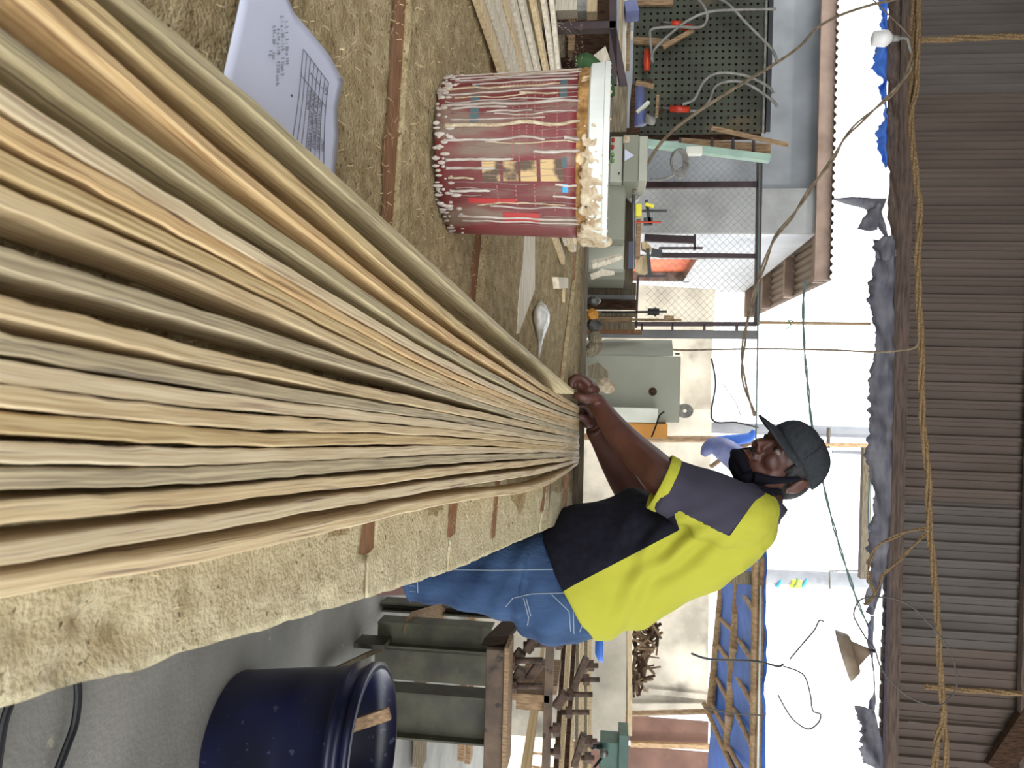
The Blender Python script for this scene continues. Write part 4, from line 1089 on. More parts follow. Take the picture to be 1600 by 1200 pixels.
# eave and corrugated roof
b = MB(); xo = P(1297, 431, YB-.45).x
b.box(((xo-7.2)/2, YB-.10, zfas+.05), (7.2+xo, .05, .16)); b.build('fascia', M_fascia, bd)
b = MB(); n = 260; rows = [[], []]
for i in range(n+1):
    x = -7.2+(xo+7.2)*i/n; z = zfas+.14+.012*(1 if i % 4 < 2 else -1)
    rows[0].append((x, YB-.16, z)); rows[1].append((x, yfar, z-.0))
b.quad_grid(rows); r_o = b.build('roof_sheet', M_clad, bd); s_ = r_o.modifiers.new('s', 'SOLIDIFY'); s_.thickness = .008
for i in range(4):
    b = MB(); yy = YB+.1+i*1.45; b.box((xcor+(xo-xcor)/2, yy, zfas+.06), (xo-xcor, .10, .11)); b.build('rafter_tail', M_fascia, bd)

# steel frame fence with mesh
fe = thing('mesh_fence', 'dark maroon steel frame with chain link mesh', 'fence', P(995, 400, 5.6)); YF_ = 5.6
def fbar(p0, p1, w_=.045): b = MB(); bar(b, p0, p1, YF_, w_, .045); b.build('frame_bar', M_maroon, fe)
fbar((1188, 240), (1183, 508), .035); fbar((735, 290), (1187, 288)); fbar((1033, 398), (1184, 400), .032); fbar((728, 506), (1183, 506), .03)
fbar((1007, 371), (1086, 374), .05); fbar((1086, 366), (1086, 390), .012); fbar((1030, 387), (1098, 387), .012)
fbar((997, 430), (994, 512), .015)
for x in (1003, 1051, 1101, 1152): fbar((x, 506), (x, 516), .014)
b = MB(); za, zc = P(1012, 350, YF_).z, P(1185, 350, YF_).z; xa, xb = P(1100, 232, YF_).x, P(1100, 505, YF_).x
step = .05; r_ = .0009; k = xa-(zc-za)
while k < xb:
    for sg in (1, -1):
        if sg == 1: x0, z0, x1, z1 = k, za, k+(zc-za), zc
        else: x0, z0, x1, z1 = k+(zc-za), za, k, zc
        dx = x1-x0
        t0, t1 = 0, 1
        for lim, side in ((xa, 0), (xb, 1)):
            ta_ = (lim-x0)/dx
            if (dx > 0) == (side == 0): t0 = max(t0, ta_)
            else: t1 = min(t1, ta_)
        if t1 > t0:
            b.tube([(x0+dx*t0, YF_+.03, z0+(z1-z0)*t0), (x0+dx*t1, YF_+.03, z0+(z1-z0)*t1)], r_, 4)
    k += step
o = b.build('chain_link', M_cable, fe); o['kind'] = 'stuff'
b = MB(); bar(b, (728, 519), (1185, 523), 5.7, .06, .06); tag(b.build('concrete_post', M_concrete), 'grey concrete post right of the steel frame fence', 'post')
b = MB(); ptube(b, [(1185, 504, 5.6), (1360, 506, 5.6)], .012, smooth=0); tag(b.build('steel_pipe', M_bamboo), 'thin upright pole from the fence corner to the eave', 'pole')
b = MB(); ptube(b, [(1240, 502), (1232, 500), (1236, 508), (1228, 514)], .004, 5.55); tag(b.build('string_knot', M_leaf), 'green string knotted on the thin upright pole', 'string')

# ================================================================== TOOL BOARD and machines at left
pb = thing('tool_board', 'dark green perforated tool board with clamps hanging on it', 'tool board', P(992, 90, 4.2)); YT = 4.2
x0, x1 = P(1100, -110, YT).x, P(1100, 210, YT).x; z0, z1 = P(990, 90, YT).z, P(1198, 90, YT).z
nx = round((x1-x0)/.035); nz = round((z1-z0)/.035); dx = (x1-x0)/nx; dz = (z1-z0)/nz; b = MB(); rh = .0072
random.seed(4)
for i in range(nx):
    for j in range(nz):
        cx_, cz_2 = x0+(i+.5)*dx, z0+(j+.5)*dz; i0 = len(b.v)
        sq = [(-1, -1), (0, -1), (1, -1), (1, 0), (1, 1), (0, 1), (-1, 1), (-1, 0)]
        for sx, sz in sq: b.v.append((cx_+sx*dx/2, YT, cz_2+sz*dz/2))
        rr_ = rh
        for q in range(8):
            a = -3*pi/4+q*pi/4; b.v.append((cx_+rr_*cos(a), YT, cz_2+rr_*sin(a)))
        for q in range(8):
            w2 = (q+1) % 8; b.f.append((i0+q, i0+w2, i0+8+w2, i0+8+q)); b.mi.append(0)
ob = b.build('perforated_panel', M_peg, pb)
b = MB(); b.box(((x0+x1)/2, YT+.10, (z0+z1)/2), (x1-x0, .01, z1-z0)); tag(b.build('backing', M_darkwood, pb), 'dark backing board')
b = MB(); b.box(((x0+x1)/2, YT-.01, z1+.012), (x1-x0, .03, .022)); b.build('top_rail', M_black, pb)
b = MB(); b.box(((x0+x1)/2, YT-.01, z1-.012), (x1-x0, .02, .010)); b.build('top_rail', M_cable, pb)
for (p0, p1, w_) in (((990, 62), (1046, 66), .035), ((988, 3), (1052, 4), .03), ((1060, 226), (1204, 236), .075)):
    b = MB(); bar(b, p0, p1, YT-.03, w_, .02); b.build('wood_batten', M_midwood, pb)
for x in (1063, 1113, 1146, 1178): b = MB(); bar(b, (x, 215), (x, 236), YT-.045, .012, .02); b.build('rib', M_maroon, pb)
b = MB(); bar(b, (1012, 222), (1204, 246), 4.1, .035, .05); tag(b.build('steel_channel', M_mint), 'mint green steel channel under the tool board', 'channel')
b = MB(); bar(b, (1112, 199), (1232, 226), 4.05, .02, .015); tag(b.build('wood_lath', M_midwood), 'thin brown lath sticking out past the tool board corner', 'lath')
b = MB(); bar(b, (1036, 73), (1083, 46), 4.1, .022, .02); tag(b.build('wood_lath', M_midwood), 'slanting brown stick on the tool board', 'lath')
def clampo(h0, h1, j0, j1, lab, Y=4.12):
    t = thing('bar_clamp', lab, 'clamp', P(*h0, Y), 'orange handled clamps on the tool board')
    b = MB(); b.tube([P(*h0, Y), P(h0[0]*.5+h1[0]*.5, h0[1]*.5+h1[1]*.5, Y), P(*h1, Y)], [.016, .019, .016], 10); b.build('handle', M_orange, t, True)
    b = MB(); b.tube([P(*h1, Y), P(*j0, Y)], .006, 6); b.build('screw', M_steel, t)
    b = MB(); bar(b, j0, j1, Y, .018, .015); b.build('jaw', M_darkwood, t)
clampo((1011, 78), (1011, 110), (1011, 125), (1020, 127), 'upright orange handled clamp low on the tool board')
clampo((1046, 170), (1077, 171), (1036, 168), (1032, 176), 'orange handled clamp lying level near the right of the tool board')
clampo((1048, 37), (1066, 39), (1036, 34), (1031, 44), 'orange handled clamp at the upper left of the tool board')
clampo((1066, 42), (1082, 44), (1090, 42), (1094, 40), 'short orange clamp end beside the slanting stick')
for i, (pts, lab) in enumerate([([(1018, 95), (1022, 78), (1045, 55), (1075, 32), (1110, 18), (1160, 15), (1212, 14)], 'grey cable looping from the low clamp to the board top left'),
        ([(1020, 98), (1016, 60), (1020, 45), (1060, 42), (1095, 42), (1105, 28), (1100, 10), (1085, -8)], 'grey cable hanging in a loop at the left of the board'),
        ([(1120, -4), (1140, 8), (1165, 35), (1190, 60), (1208, 80), (1215, 100)], 'grey cable crossing the upper corner of the tool board'),
        ([(1066, 163), (1085, 155), (1098, 130), (1115, 116), (1140, 114), (1170, 120), (1200, 135), (1208, 146)], 'grey cable arching over the middle of the tool board'),
        ([(1078, 173), (1095, 172), (1108, 158), (1118, 135), (1140, 127), (1165, 130), (1195, 148), (1212, 162), (1214, 168)], 'lower grey cable curving across the right of the tool board')]):
    b = MB(); ptube(b, pts, .0075, 4.08, n=6, smooth=5); tag(b.build('hanging_cable', M_cable, None, True), lab, 'cable')
# socket and coiled lead
sk = thing('socket_box', 'white socket box with a coiled lead on the mint channel', 'socket', P(1080, 240, 4.0))
b = MB(); rect(b, 1072, 1098, 228, 240, 3.98, .05); b.build('box', M_cream, sk, bevel=.003)
b = MB()
for k in range(4):
    cpx = (1058+k*1.5, 252+k*1.2); b.tube([P(cpx[0]+(10+k)*cos(t), cpx[1]+(17+2*k)*sin(t), 3.97-.004*k) for t in [2*pi*j/20 for j in range(21)]], .005, 6)
b.build('coiled_lead', M_cable, sk, True)
b = MB(); ptube(b, [(1066, 262), (1050, 275), (1030, 281), (1016, 279)], .006, 3.96); b.build('lead', M_cable, sk, True)

# control box of the machine
cb = thing('control_box', 'grey machine control box with red and green buttons and a warning triangle', 'control box', P(953, 247, 3.1))
b = MB(); rect(b, 953, 973, 213, 284, 3.1, .25); tag(b.build('button_panel', M_cabl, cb, bevel=.004), 'light grey button panel')
b = MB(); rect(b, 974, 998, 210, 283, 3.08, .28); b.build('front_cover', M_cab, cb, bevel=.004)
b = MB(); rect(b, 998, 1012, 212, 282, 3.12, .25); b.build('top_cover', M_cabl, cb, bevel=.004)
for px, py, m_ in ((958, 220, M_brightred), (957, 231, M_brightred), (957, 243, M_leaf), (957, 252, M_leaf), (967, 272, M_black)):
    b = MB(); p = P(px, py, 3.1); b.tube([p, p-Vector((0, .018, 0))], .007 if m_ != M_black else .003, 12); b.build('button', m_, cb, True)
b = MB(); q = [P(976, 233, 3.078), P(991, 243, 3.078), P(976, 252, 3.078)]; b.poly(q, (0, -.002, 0)); b.build('warning_triangle', M_paper, cb)
b = MB(); rect(b, 974, 984, 212, 223, 3.076, .004); b.build('label_plate', M_gluec, cb)
mb_ = thing('planer_machine', 'grey green steel machine bodies below the control box', 'machine', P(955, 330, 3.15))
b = MB(); rect(b, 880, 977, 287, 374, 3.15, .4); b.build('housing', M_cab, mb_, bevel=.006)
b = MB(); rect(b, 880, 980, 134, 207, 3.2, .4); b.build('housing', M_railgrey, mb_, bevel=.006)
b = MB(); rect(b, 880, 975, 377, 420, 3.3, .3); b.build('housing', M_cabl, mb_, bevel=.004)
b = MB(); rect(b, 880, 976, 420, 436, 3.4, .3); b.build('housing', M_cab, mb_)
b = MB(); rect(b, 976, 992, 205, 440, 3.5, .3); b.build('table', M_raildark, mb_)
b = MB(); b.tube([P(990, 235, 3.3), P(990, 420, 3.3)], .008, 8); b.build('guide_rod', M_steel, mb_, True)
b = MB(); rect(b, 955, 1000, 200, 212, 3.3, .2); b.build('gap_cover', M_darkwood, mb_)
# cast white cover and blue drill
dr = thing('power_tool', 'grey blue power tool on the shelf below the tool board', 'power tool', P(995, 165, 3.7))
b = MB(); b.tube([P(998, 138, 3.7), P(999, 195, 3.7)], [.028, .034], 12); b.build('tool_body', M_bundle, dr, True)
b = MB(); b.tube([P(1008, 185, 3.68), P(1024, 190, 3.68)], [.022, .018], 10); b.build('tool_head', M_cable, dr, True)
b = MB(); bar(b, (995, 175), (1014, 158), 3.65, .014, .03); b.build('tool_lever', M_cream, dr)
b = MB(); rect(b, 986, 992, 132, 200, 3.65, .3); b.build('tool_shelf', M_darkwood, dr)
b = MB(); bar(b, (994, 128), (1022, 134), 3.9, .02, .02); tag(b.build('wood_lath', M_midwood), 'short tan stick standing above the power tool', 'lath')
b = MB(); bar(b, (1028, 148), (1026, 182), 3.85, .014, .02); tag(b.build('wood_lath', M_midwood), 'tan stick standing beside the power tool', 'lath')
# things on the machine table
def simple(nm, lab, cat, m_, fn, smooth=False, bevel=0):
    b = MB(); fn(b); return tag(b.build(nm, m_, None, smooth, bevel), lab, cat)
simple('wood_block', 'long tan wood block clamped on the machine table', 'wood block', M_midwood, lambda b: rect(b, 994, 1001, 342, 402, 3.35, .06))
simple('wood_wedge', 'slanted cream wood wedge behind the machine table', 'wood block', M_pale, lambda b: b.poly([P(1002, 378, 3.4), P(1010, 378, 3.4), P(1022, 390, 3.4), P(1010, 392, 3.4), P(1003, 388, 3.4)], (0, .05, 0)))
simple('wood_board', 'cream board leaning right of the wood wedge', 'board', M_pale, lambda b: b.poly([P(995, 402, 3.4), P(1012, 398, 3.4), P(1016, 420, 3.4), P(1006, 430, 3.4), P(993, 424, 3.4)], (0, .04, 0)))
simple('blue_bar', 'dark blue bar on the machine edge', 'bar', M_bluepl, lambda b: rect(b, 982, 989, 377, 420, 3.28, .04))
simple('f_clamp', 'black clamp standing between wedge and board', 'clamp', M_black, lambda b: (bar(b, (1012, 388), (1016, 430), 3.33, .014, .02), bar(b, (1018, 393), (1034, 396), 3.33, .03, .03), bar(b, (996, 431), (1042, 431), 3.33, .008, .01)))
simple('quick_clamp', 'yellow and black quick clamp on the machine', 'clamp', M_shirtwhite, lambda b: (bar(b, (998, 318), (998, 338), 3.3, .026, .03), bar(b, (1008, 318), (1022, 322), 3.3, .014, .02)), bevel=.003)
simple('clamp_bar', 'black bar of the quick clamp standing upright', 'clamp', M_black, lambda b: (bar(b, (994, 329), (1042, 329), 3.33, .01, .01), bar(b, (1006, 345), (1020, 345), 3.33, .03, .03), bar(b, (1010, 312), (1016, 350), 3.33, .012, .02)))
simple('orange_rod', 'thin orange rod lying across the quick clamp', 'rod', M_orange, lambda b: b.tube([P(988, 347, 3.3), P(1033, 347.5, 3.3)], .004, 6))
simple('plastic_wrap', 'crumpled pale plastic on the machine above the grey housing', 'plastic', M_plasticbag, lambda b: b.ellipsoid(P(990, 300, 3.4), (.05, .04, .035), None, 10, 7), True)
simple('wood_scrap', 'curved white wood scrap beside the bench end rail', 'offcut', M_white_wood, lambda b: b.tube([P(925, 414, 3.0), P(945, 409, 3.0), P(972, 400, 3.0)], [.02, .018, .012], 6))
simple('wood_scrap', 'broken white wood scrap right of the curved scrap', 'offcut', M_white_wood, lambda b: b.poly([P(922, 428, 3.0), P(934, 424, 3.0), P(940, 420, 3.0), P(960, 424, 3.0), P(960, 428, 3.0), P(940, 430, 3.0), P(924, 436, 3.0)], (0, .03, 0)))
sct = thing('scrap_table', 'low dark table just past the bench end rail under the scraps', 'table', (P(905, 530, 3.2).x, 3.2, 0))
b = MB(); zt_ = P(912, 530, 3.1).z; xq = P(905, 530, 3.1).x; b.box((xq, 3.2, zt_-.02), (.75, .45, .04)); b.build('table_top', M_darkwood, sct)
for sx_ in (-.33, .33):
    for sy_ in (-.18, .18): b = MB(); b.box((xq+sx_, 3.2+sy_, (zt_-.04)/2), (.05, .05, zt_-.04)); b.build('leg', M_darkwood, sct)
# stack of boards leaning between machine and cabinet
for i, (y0, y1, x1_, m_) in enumerate([(440, 459, 994, M_raildark), (459, 466, 993, M_concrete), (466, 481, 994, M_darkwood), (484, 492, 996, M_railgrey), (493, 501, 988, M_midwood), (502, 512, 992, M_railgrey), (512, 519, 1003, M_batten)]):
    b = MB(); rect(b, 640, x1_, y0, y1, 3.9-.01*i, .04)
    tag(b.build('leaning_board', m_), ['wide dark board leaning behind the bench, first from the machine', 'narrow grey board leaning, second from the machine', 'dark brown board leaning, third from the machine', 'greyish board leaning, fourth from the machine', 'brown board leaning, fifth from the machine', 'grey tan board leaning, sixth from the machine', 'reddish board leaning nearest the grey cabinet'][i], 'board', 'boards leaning between machine and cabinet')
simple('pipe_clamp', 'dark pipe clamp standing among the leaning boards', 'clamp', M_black, lambda b: (b.tube([P(940, 488, 3.8), P(1042, 487, 3.8)], .006, 6), b.tube([P(1012, 487, 3.8), P(1030, 487, 3.8)], .017, 8), bar(b, (1024, 480), (1024, 494), 3.8, .01, .02)))
simple('wood_lath', 'thin tan stick with a block tied on it above the leaning boards', 'lath', M_midwood, lambda b: (bar(b, (985, 499), (1065, 500), 3.85, .011, .01), rect(b, 1038, 1053, 493, 501, 3.84, .02)))
for i, (x, y, m_) in enumerate([(928, 470, M_steel), (926, 492, M_yellowbox), (929, 508, M_steel), (930, 528, M_railgrey), (927, 545, M_railgrey)]):
    simple('rag' if i > 2 else 'metal_scrap', ['grey metal scrap just past the bench end rail', 'ochre scrap piece in the clutter past the rail', 'small steel clamp in the clutter past the rail', 'crumpled grey rag beside the grey cabinet', 'second crumpled rag under the cabinet side'][i], 'scrap' if i < 3 else 'rag', m_, lambda b: b.ellipsoid(P(x, y, 3.1), (.02+.006*i, .03, .028), Matrix.Rotation(i, 3, 'Y'), 7, 5))
# cabinet
ca = thing('steel_cabinet', 'grey green steel machine cabinet standing beyond the hands', 'cabinet', P(940, 600, 3.5))
b = MB(); yc0, yc1 = 557, 661
a = P(1064, yc0, 3.5); c = P(1062, yc1, 3.5); bz_ = 0
b.box(((a.x+c.x)/2, 3.5+.2, a.z/2), (c.x-a.x, .4, a.z)); b.build('cabinet_door', M_cab, ca, bevel=.004)
b = MB(); q = [P(880, 556, 3.52), P(1052, 556, 3.52), P(1050, 531, 3.9), P(880, 531, 3.9)]; b.poly(q, (0, .02, 0)); tag(b.build('side_panel', M_cabl, ca), 'lighter side panel')
b = MB(); rect(b, 895, 1028, 636, 659, 3.42, .07); tag(b.build('drawer_front', M_cream, ca, bevel=.003), 'cream lower cover')
b = MB(); p = P(1020, 612, 3.5); b.tube([p, p-Vector((0, .008, 0))], .018, 18); b.build('round_emblem', M_darkwood, ca, True)
b = MB(); b.tube([P(1055, 553, 3.5), P(1062, 553, 3.5)], .004, 6); b.build('hinge', M_black, ca)
simple('ochre_crate', 'ochre wooden box behind the forearm', 'box', M_yellowbox, lambda b: rect(b, 950, 1043, 661, 684, 3.45, .2), bevel=.003)
simple('cloth_scrap', 'cream cloth scrap behind the left hand', 'rag', M_gluec, lambda b: b.ellipsoid(P(946, 602, 3.0), (.03, .02, .04), Matrix.Rotation(.5, 3, 'Y'), 9, 6), True)
simple('rag', 'grey folded cardboard left of the hand', 'cardboard', M_railgrey, lambda b: b.poly([P(918, 572, 3.1), P(934, 566, 3.1), P(952, 582, 3.1), P(948, 596, 3.1), P(920, 590, 3.1)], (0, .05, 0)))
b = MB()
for k in range(4): b.tube([P(1070+(12-k*2.5)*cos(t), 642+(10-k*2)*sin(t), 5.0) for t in [2*pi*j/18 for j in range(19)]], .006, 5)
tag(b.build('rope_coil', M_cable, None, True), 'coiled rope on the wall beside the cabinet', 'rope')
b = MB(); ptube(b, [(1038, 643), (1030, 650), (1025, 665), (1018, 683)], .004, 3.35); tag(b.build('wire', M_black), 'short black wire hanging over the ochre box', 'wire')

# shelf at the left edge
sh = thing('steel_shelf', 'dark maroon shelf unit crammed with wood scraps at the left', 'shelf', P(860, 60, 3.2))
for p0, p1, w_ in (((800, 42), (962, 38), .03), ((958, -60), (958, 132), .03), ((958, 45), (975, 135), .03)):
    b = MB(); bar(b, p0, p1, 3.2, w_, .05); b.build('shelf_frame', M_maroon, sh)
b = MB(); rect(b, 780, 956, -90, 132, 3.75, .03); b.build('back_panel', M_darkwood, sh)
b = MB(); bar(b, (800, 60), (870, 56), 3.3, .2, .3); b.build('lower_board', M_darkwood, sh)
random.seed(9)
for i, (x0, x1, y0, y1, m_, lab) in enumerate([(868, 902, -10, 16, M_white_wood, 'pale wood scrap at the lower left of the shelf'), (902, 917, -5, 17, M_cable, 'grey metal scrap on the left of the shelf'), (917, 933, -12, 18, M_pale, 'cream wood block on the left of the shelf'),
        (872, 882, 42, 78, M_railgrey, 'grey stick standing in the shelf'), (888, 898, 30, 78, M_midwood, 'brown stick standing in the shelf'), (896, 910, 60, 95, M_darkwood, 'dark offcut in the shelf'), (973, 979, -20, 118, M_white_wood, 'top white plywood sheet on the shelf'), (967, 972, -20, 132, M_pale, 'lower cream plywood sheet on the shelf'), (980, 985, 10, 100, M_midwood, 'brown board on the plywood sheets')]):
    b = MB(); rect(b, x0, x1, y0, y1, 3.3+.02*i, .08); tag(b.build('shelf_scrap', m_), lab, 'wood scrap')
simple('wood_block', 'large white wood block on the shelf left of the bucket rim', 'wood block', M_white_wood, lambda b: b.poly([P(920, 92, 3.1), P(946, 72, 3.1), P(953, 92, 3.1), P(941, 105, 3.1)], (0, .12, 0)))
simple('green_cushion', 'green cloth lying behind the bucket rim', 'cloth', M_greencloth, lambda b: b.tube([P(900, 100, 3.05), P(915, 95, 3.05), P(935, 108, 3.05), P(950, 125, 3.05), P(955, 150, 3.05)], [.02, .032, .025, .02, .015], 10, smooth=3), True)
simple('blue_bin', 'dark blue plastic bin on the shelf top at the left', 'bin', M_bundle, lambda b: b.poly([P(975, 2, 3.3), P(994, -2, 3.3), P(999, 16, 3.3), P(978, 18, 3.3)], (0, .1, 0)))
simple('white_bracket', 'small white plastic bracket under the tool board', 'bracket', M_cream, lambda b: rect(b, 977, 989, 48, 58, 3.5, .04), bevel=.003)

# ================================================================== ROPES, WIRES, LAMPS OVERHEAD
YR = 4.6
def rope(nm, pts, r_, lab, cat='rope', m_=M_jute, Y=YR, strands=3):
    q = [P(p[0], p[1], (p[2] if len(p) > 2 else Y)) for p in pts]; q, rr = cr(q, [r_]*len(q), 10); b = MB()
    if strands == 1: b.tube(q, r_, 7)
    else:
        L = 0; cur = [[] for _ in range(strands)]
        for i, p in enumerate(q):
            if i: L += (p-q[i-1]).length
            t = (q[min(i+1, len(q)-1)]-q[max(i-1, 0)]).normalized(); s1 = t.cross(Vector((0, 1, 0))).normalized(); s2 = t.cross(s1)
            for s in range(strands):
                a = L*9/ (r_*60)+2*pi*s/strands; cur[s].append(p+(s1*cos(a)+s2*sin(a))*r_*.62+s1*.003*noise.noise(p*8+Vector((s, 0, 0))))
        for s in range(strands): b.tube(cur[s], r_*.62, 6)
    return tag(b.build(nm, m_, None, True), lab, cat)
rope('jute_rope', [(1430, -60), (1428, 20), (1427, 100), (1424, 160), (1424, 200), (1432, 280), (1437, 330), (1434, 400), (1436, 480), (1440, 540), (1440, 620), (1443, 680), (1450, 740), (1452, 820), (1458, 880), (1464, 960), (1470, 1060), (1474, 1120), (1464, 1160), (1458, 1230)], .016, 'thick twisted jute rope strung along below the cladding', strands=3)
rope('jute_rope', [(1436, -60), (1435, 60), (1432, 140), (1424, 180), (1428, 250)], .012, 'second jute strand beside the thick rope near the bulb', Y=4.55)
rope('jute_rope', [(1472, 1110), (1478, 1160), (1478, 1230)], .014, 'forked jute rope end at the right of the thick rope')
rope('jute_rope', [(1436, 64), (1500, 60), (1560, 58), (1640, 57)], .015, 'jute rope hanging from above near the bulb')
rope('jute_rope', [(1445, 1073), (1470, 1074), (1500, 1078), (1545, 1080), (1640, 1088)], .013, 'knotted jute rope hanging from above near the pendant lamp')
rope('hanging_cable', [(990, 300, 3.2), (1015, 250, 3.3), (1050, 205, 3.4), (1120, 155, 3.5), (1210, 100, 3.7), (1250, 72, 3.8), (1275, 45, 3.9), (1310, 25, 4.0), (1360, 8, 4.1), (1410, -4, 4.2), (1450, -20, 4.3)], .007, 'long dusty cable rising from the machine past the tool board', 'cable', M_cablebrown, strands=1)
rope('hanging_cable', [(1425, 95), (1415, 120), (1390, 150), (1350, 185), (1320, 215), (1300, 250), (1270, 290), (1240, 335), (1212, 370), (1195, 410), (1180, 455), (1168, 500), (1160, 560), (1163, 600), (1180, 650)], .011, 'brown cable sagging from the thick rope across the sky', 'cable', M_cablebrown, Y=4.5, strands=2)
rope('hanging_cable', [(1300, -60, 4.7), (1424, 60, 4.6), (1424, 95, 4.6)], .004, 'thin flex leading to the bulb', 'cable', M_cablebrown, strands=1)
rope('hanging_cable', [(945, 532, 4.0), (985, 533, 4.2), (1020, 540, 4.3), (1060, 547, 4.4), (1120, 546), (1200, 545), (1300, 547), (1370, 550), (1410, 547), (1432, 541), (1437, 520)], .006, 'dark cable dropping from the thick rope to the cabinet', 'cable', M_cablebrown, strands=1)
rope('wire', [(1258, 440, 5.5), (1255, 480, 5.5), (1257, 545, 5.5), (1262, 600, 5.5), (1268, 660, 5.5), (1285, 750, 5.5), (1302, 820, 5.5), (1320, 880, 5.5), (1340, 940, 5.5), (1360, 985, 5.5)], .009, 'pale green twisted wire crossing the sky behind the cap', 'wire', M_thin, strands=2)
rope('wire', [(1187, 240, 5.5), (1185, 400, 5.5), (1184, 520, 5.5), (1181, 700, 5.5)], .006, 'taut green wire along the fence top', 'wire', M_thin, strands=1)
rope('wire', [(1112, 560, 7), (1118, 600, 7), (1113, 655, 7), (1150, 660, 7), (1185, 668, 7)], .009, 'thin dark wire above the blotchy wall', 'wire', M_black, strands=1)
rope('wire', [(1130, 600, 7), (1150, 630, 7), (1158, 652, 7)], .004, 'very thin wire sloping above the blotchy wall', 'wire', M_twine, strands=1)
rope('hanging_cable', [(1448, 825), (1420, 830), (1395, 840), (1370, 855), (1358, 885), (1360, 910), (1368, 928)], .008, 'left branch of jute cord dropping from the thick rope', 'cord', M_jute, strands=2)
rope('hanging_cable', [(1448, 830), (1430, 850), (1400, 880), (1378, 900), (1374, 915), (1362, 935), (1350, 945)], .008, 'right branch of jute cord dropping to the frayed tarpaulin', 'cord', M_jute, strands=2)
rope('wire_loop', [(1372, 933), (1395, 935), (1425, 948), (1455, 978), (1480, 1010), (1493, 1045), (1494, 1075), (1480, 1095), (1465, 1102), (1440, 1098), (1415, 1085), (1390, 1063), (1375, 1040), (1366, 1012), (1355, 1000), (1340, 975), (1334, 960), (1340, 942), (1352, 934), (1372, 933)], .0045, 'large thin wire loop hanging off the thick rope by the pendant lamp', 'wire', M_twine, strands=1, Y=4.5)
rope('wire', [(1224, 1041, 5.6), (1245, 1048, 5.6), (1258, 1058, 5.6), (1266, 1085, 5.6), (1270, 1110, 5.6), (1282, 1116, 5.6), (1278, 1130, 5.6), (1262, 1139, 5.6), (1240, 1125, 5.6), (1226, 1105, 5.6), (1216, 1086, 5.6)], .006, 'fine curling wire against the sky below the pendant lamp', 'wire', M_twine, strands=1)
rope('wire', [(1234, 1030, 5.6), (1255, 1005, 5.6), (1272, 985, 5.6), (1280, 970, 5.6), (1287, 971, 5.6)], .006, 'fine straight wire against the sky above the awning', 'wire', M_twine, strands=1)
rope('branch_wire', [(1420, 1127, 4.6), (1440, 1130, 4.6)], .004, 'short wire stub on the rope', 'wire', M_twine, strands=1)
# bulb
bl = thing('light_bulb', 'white LED bulb hanging from the rope at the upper left', 'bulb', P(1400, 60, 4.5))
b = MB(); q0, q1 = P(1362, 60, 4.5), P(1400, 60, 4.5); d = q1-q0
b.tube([q0, q0+d*.06, q0+d*.5, q0+d*.62, q0+d*.85], [.024, .042, .045, .045, .018], 18); b.build('diffuser', M_bulb, bl, True)
b = MB(); b.tube([q0+d*.85, q0+d*1.15], [.016, .015], 12); b.build('socket', M_cable, bl, True)
b = MB(); b.tube([q0+d*1.1, q0+d*1.45, P(1421, 72, 4.55), P(1424, 82, 4.6)], .008, 7, smooth=3); b.build('flex', M_cable, bl, True)
# pendant lamp
pl = thing('pendant_lamp', 'old enamel pendant lamp shade hanging against the sky', 'lamp', P(1360, 1025, 4.6))
q0 = P(1318, 1024, 4.5); r1_ = ray(1360, 1017); rr0 = ray(1318, 1024).normalized()*.93+Vector((0, 0, .0)); rr0 = (q0-CAM).normalized(); q1 = CAM+r1_*((q0-CAM).dot(rr0)/r1_.dot(rr0)); q1 = q1.lerp(P(1360, 1017, 4.5), -.25); ax = (q1-q0); s1 = ax.cross(Vector((0, 1, 0))).normalized(); s2 = ax.cross(s1).normalized()
b = MB(); pr_ = [(.138, -.03), (.141, 0), (.105, .38), (.095, .42), (.066, .45), (.052, .60), (.030, .82), (.016, .97), (.0, .97)]
b.quad_grid([[q0+ax*t+(s1*cos(2*pi*i/36)+s2*sin(2*pi*i/36))*max(r, .001) for i in range(36)] for r, t in pr_], closed_u=True); b.build('shade', M_lamp, pl, True)
b = MB(); b.tube([q0+ax*.9, q0+ax*1.1, P(1366, 1019, 4.5)], [.012, .009, .006], 8); b.build('hook', M_black, pl, True)

# frayed tarpaulin hanging from the purlin
def tarp(nm, top, bot, Y, m_, lab, n=60, rag=5, mr=6):
    b = MB(); rows = []
    def lerp(lst, y):
        for i in range(len(lst)-1):
            if y <= lst[i+1][1] or i == len(lst)-2:
                t = (y-lst[i][1])/(lst[i+1][1]-lst[i][1]); return lst[i][0]+t*(lst[i+1][0]-lst[i][0])
    y0, y1 = top[0][1], top[-1][1]
    for i in range(n+1):
        y = y0+(y1-y0)*i/n; a = lerp(top, y); c = lerp(bot, y)+rag*noise.noise(Vector((y*.11, 3, 1)))+rag*.5*noise.noise(Vector((y*.4, 8, 1)))
        rows.append([P(a+(c-a)*j/mr, y, Y)+Vector((0, .05*sin(y*.05+j*.6)*j/mr+.03*noise.noise(Vector((y*.05, j*.5, 2))), 0)) for j in range(mr+1)])
    b.quad_grid(rows); o = b.build(nm, m_, None, True); s = o.modifiers.new('s', 'SOLIDIFY'); s.thickness = .003
    return tag(o, lab, 'tarpaulin')
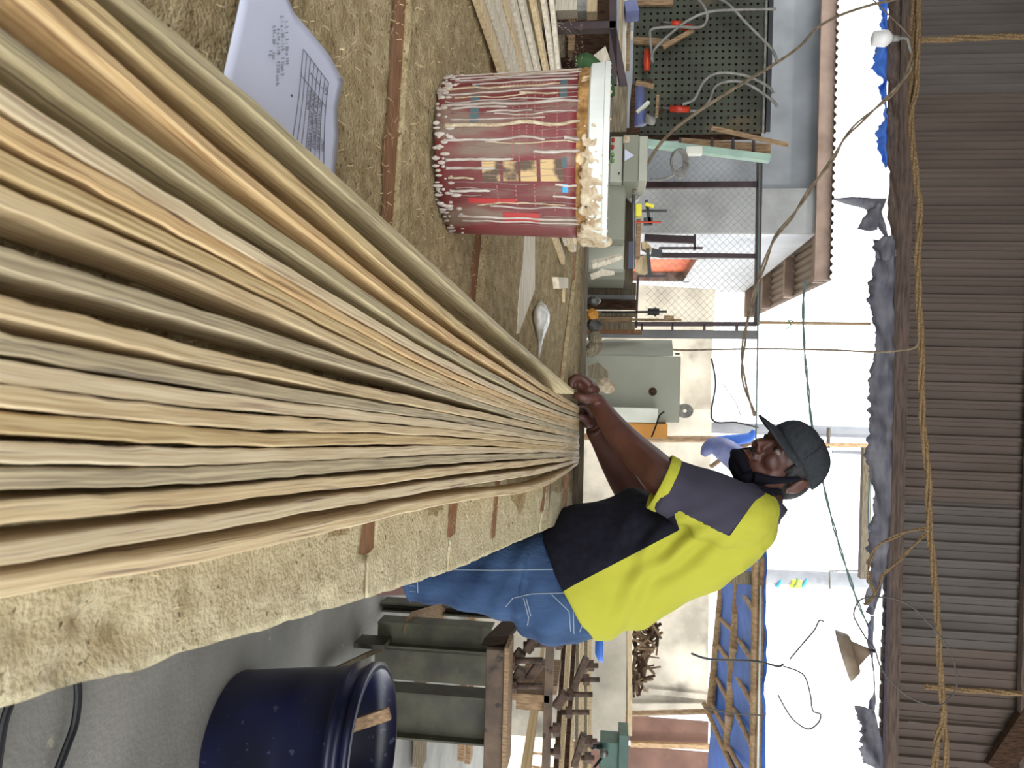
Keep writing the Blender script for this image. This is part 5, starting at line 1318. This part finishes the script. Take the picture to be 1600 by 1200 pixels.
YQ = 5.45
tarp('frayed_tarp', [(1398, 374), (1396, 600), (1392, 800), (1386, 880), (1376, 925), (1364, 960)], [(1364, 374), (1360, 460), (1366, 560), (1354, 640), (1356, 700), (1363, 800), (1358, 860), (1352, 900), (1352, 935), (1360, 960)], YQ, M_tarp, 'long frayed grey tarpaulin edge hanging below the cladding', n=160, rag=7)
tarp('frayed_tarp', [(1388, -30), (1386, 60), (1385, 140), (1386, 230), (1386, 262)], [(1366, -30), (1376, 55), (1364, 105), (1382, 124), (1368, 140), (1376, 160), (1383, 185), (1372, 205), (1374, 235), (1383, 262)], YQ, M_tarpblue, 'blue tarpaulin tatters behind the bulb', n=120, rag=5)
tarp('tarp_band', [(1406, -60), (1404, 380), (1404, 400)], [(1384, -60), (1383, 240), (1396, 400)], YQ+.04, M_rafter, 'brown folded tarpaulin edge at the left end of the cladding', n=60, rag=2)
tarp('frayed_tarp', [(1386, 310), (1378, 330), (1388, 372)], [(1322, 316), (1356, 325), (1384, 372)], YQ, M_tarp, 'torn grey tarpaulin flap pointing left', n=24, rag=3)
tarp('frayed_tarp', [(1378, 318), (1374, 340), (1370, 360)], [(1366, 320), (1340, 356), (1362, 362)], YQ-.03, M_tarp, 'dark triangular tarpaulin tatter', n=20, rag=4)
tarp('frayed_tarp', [(1396, 368), (1394, 400), (1392, 406)], [(1378, 370), (1358, 388), (1366, 404)], YQ-.05, M_tarp, 'folded tarpaulin corner above the long frayed edge', n=16, rag=2)
tarp('frayed_tarp', [(1366, 960), (1364, 1000), (1366, 1060), (1368, 1110)], [(1358, 960), (1360, 1000), (1362, 1060), (1360, 1110)], YQ, M_tarp, 'thin tarpaulin hem beside the pendant lamp', n=60, rag=1.5, mr=3)
tarp('frayed_tarp', [(1366, 1106), (1378, 1160), (1384, 1230)], [(1336, 1106), (1342, 1125), (1340, 1165), (1352, 1195), (1366, 1200), (1370, 1230)], YQ, M_tarp, 'ragged tarpaulin scrap at the lower right', n=60, rag=8)
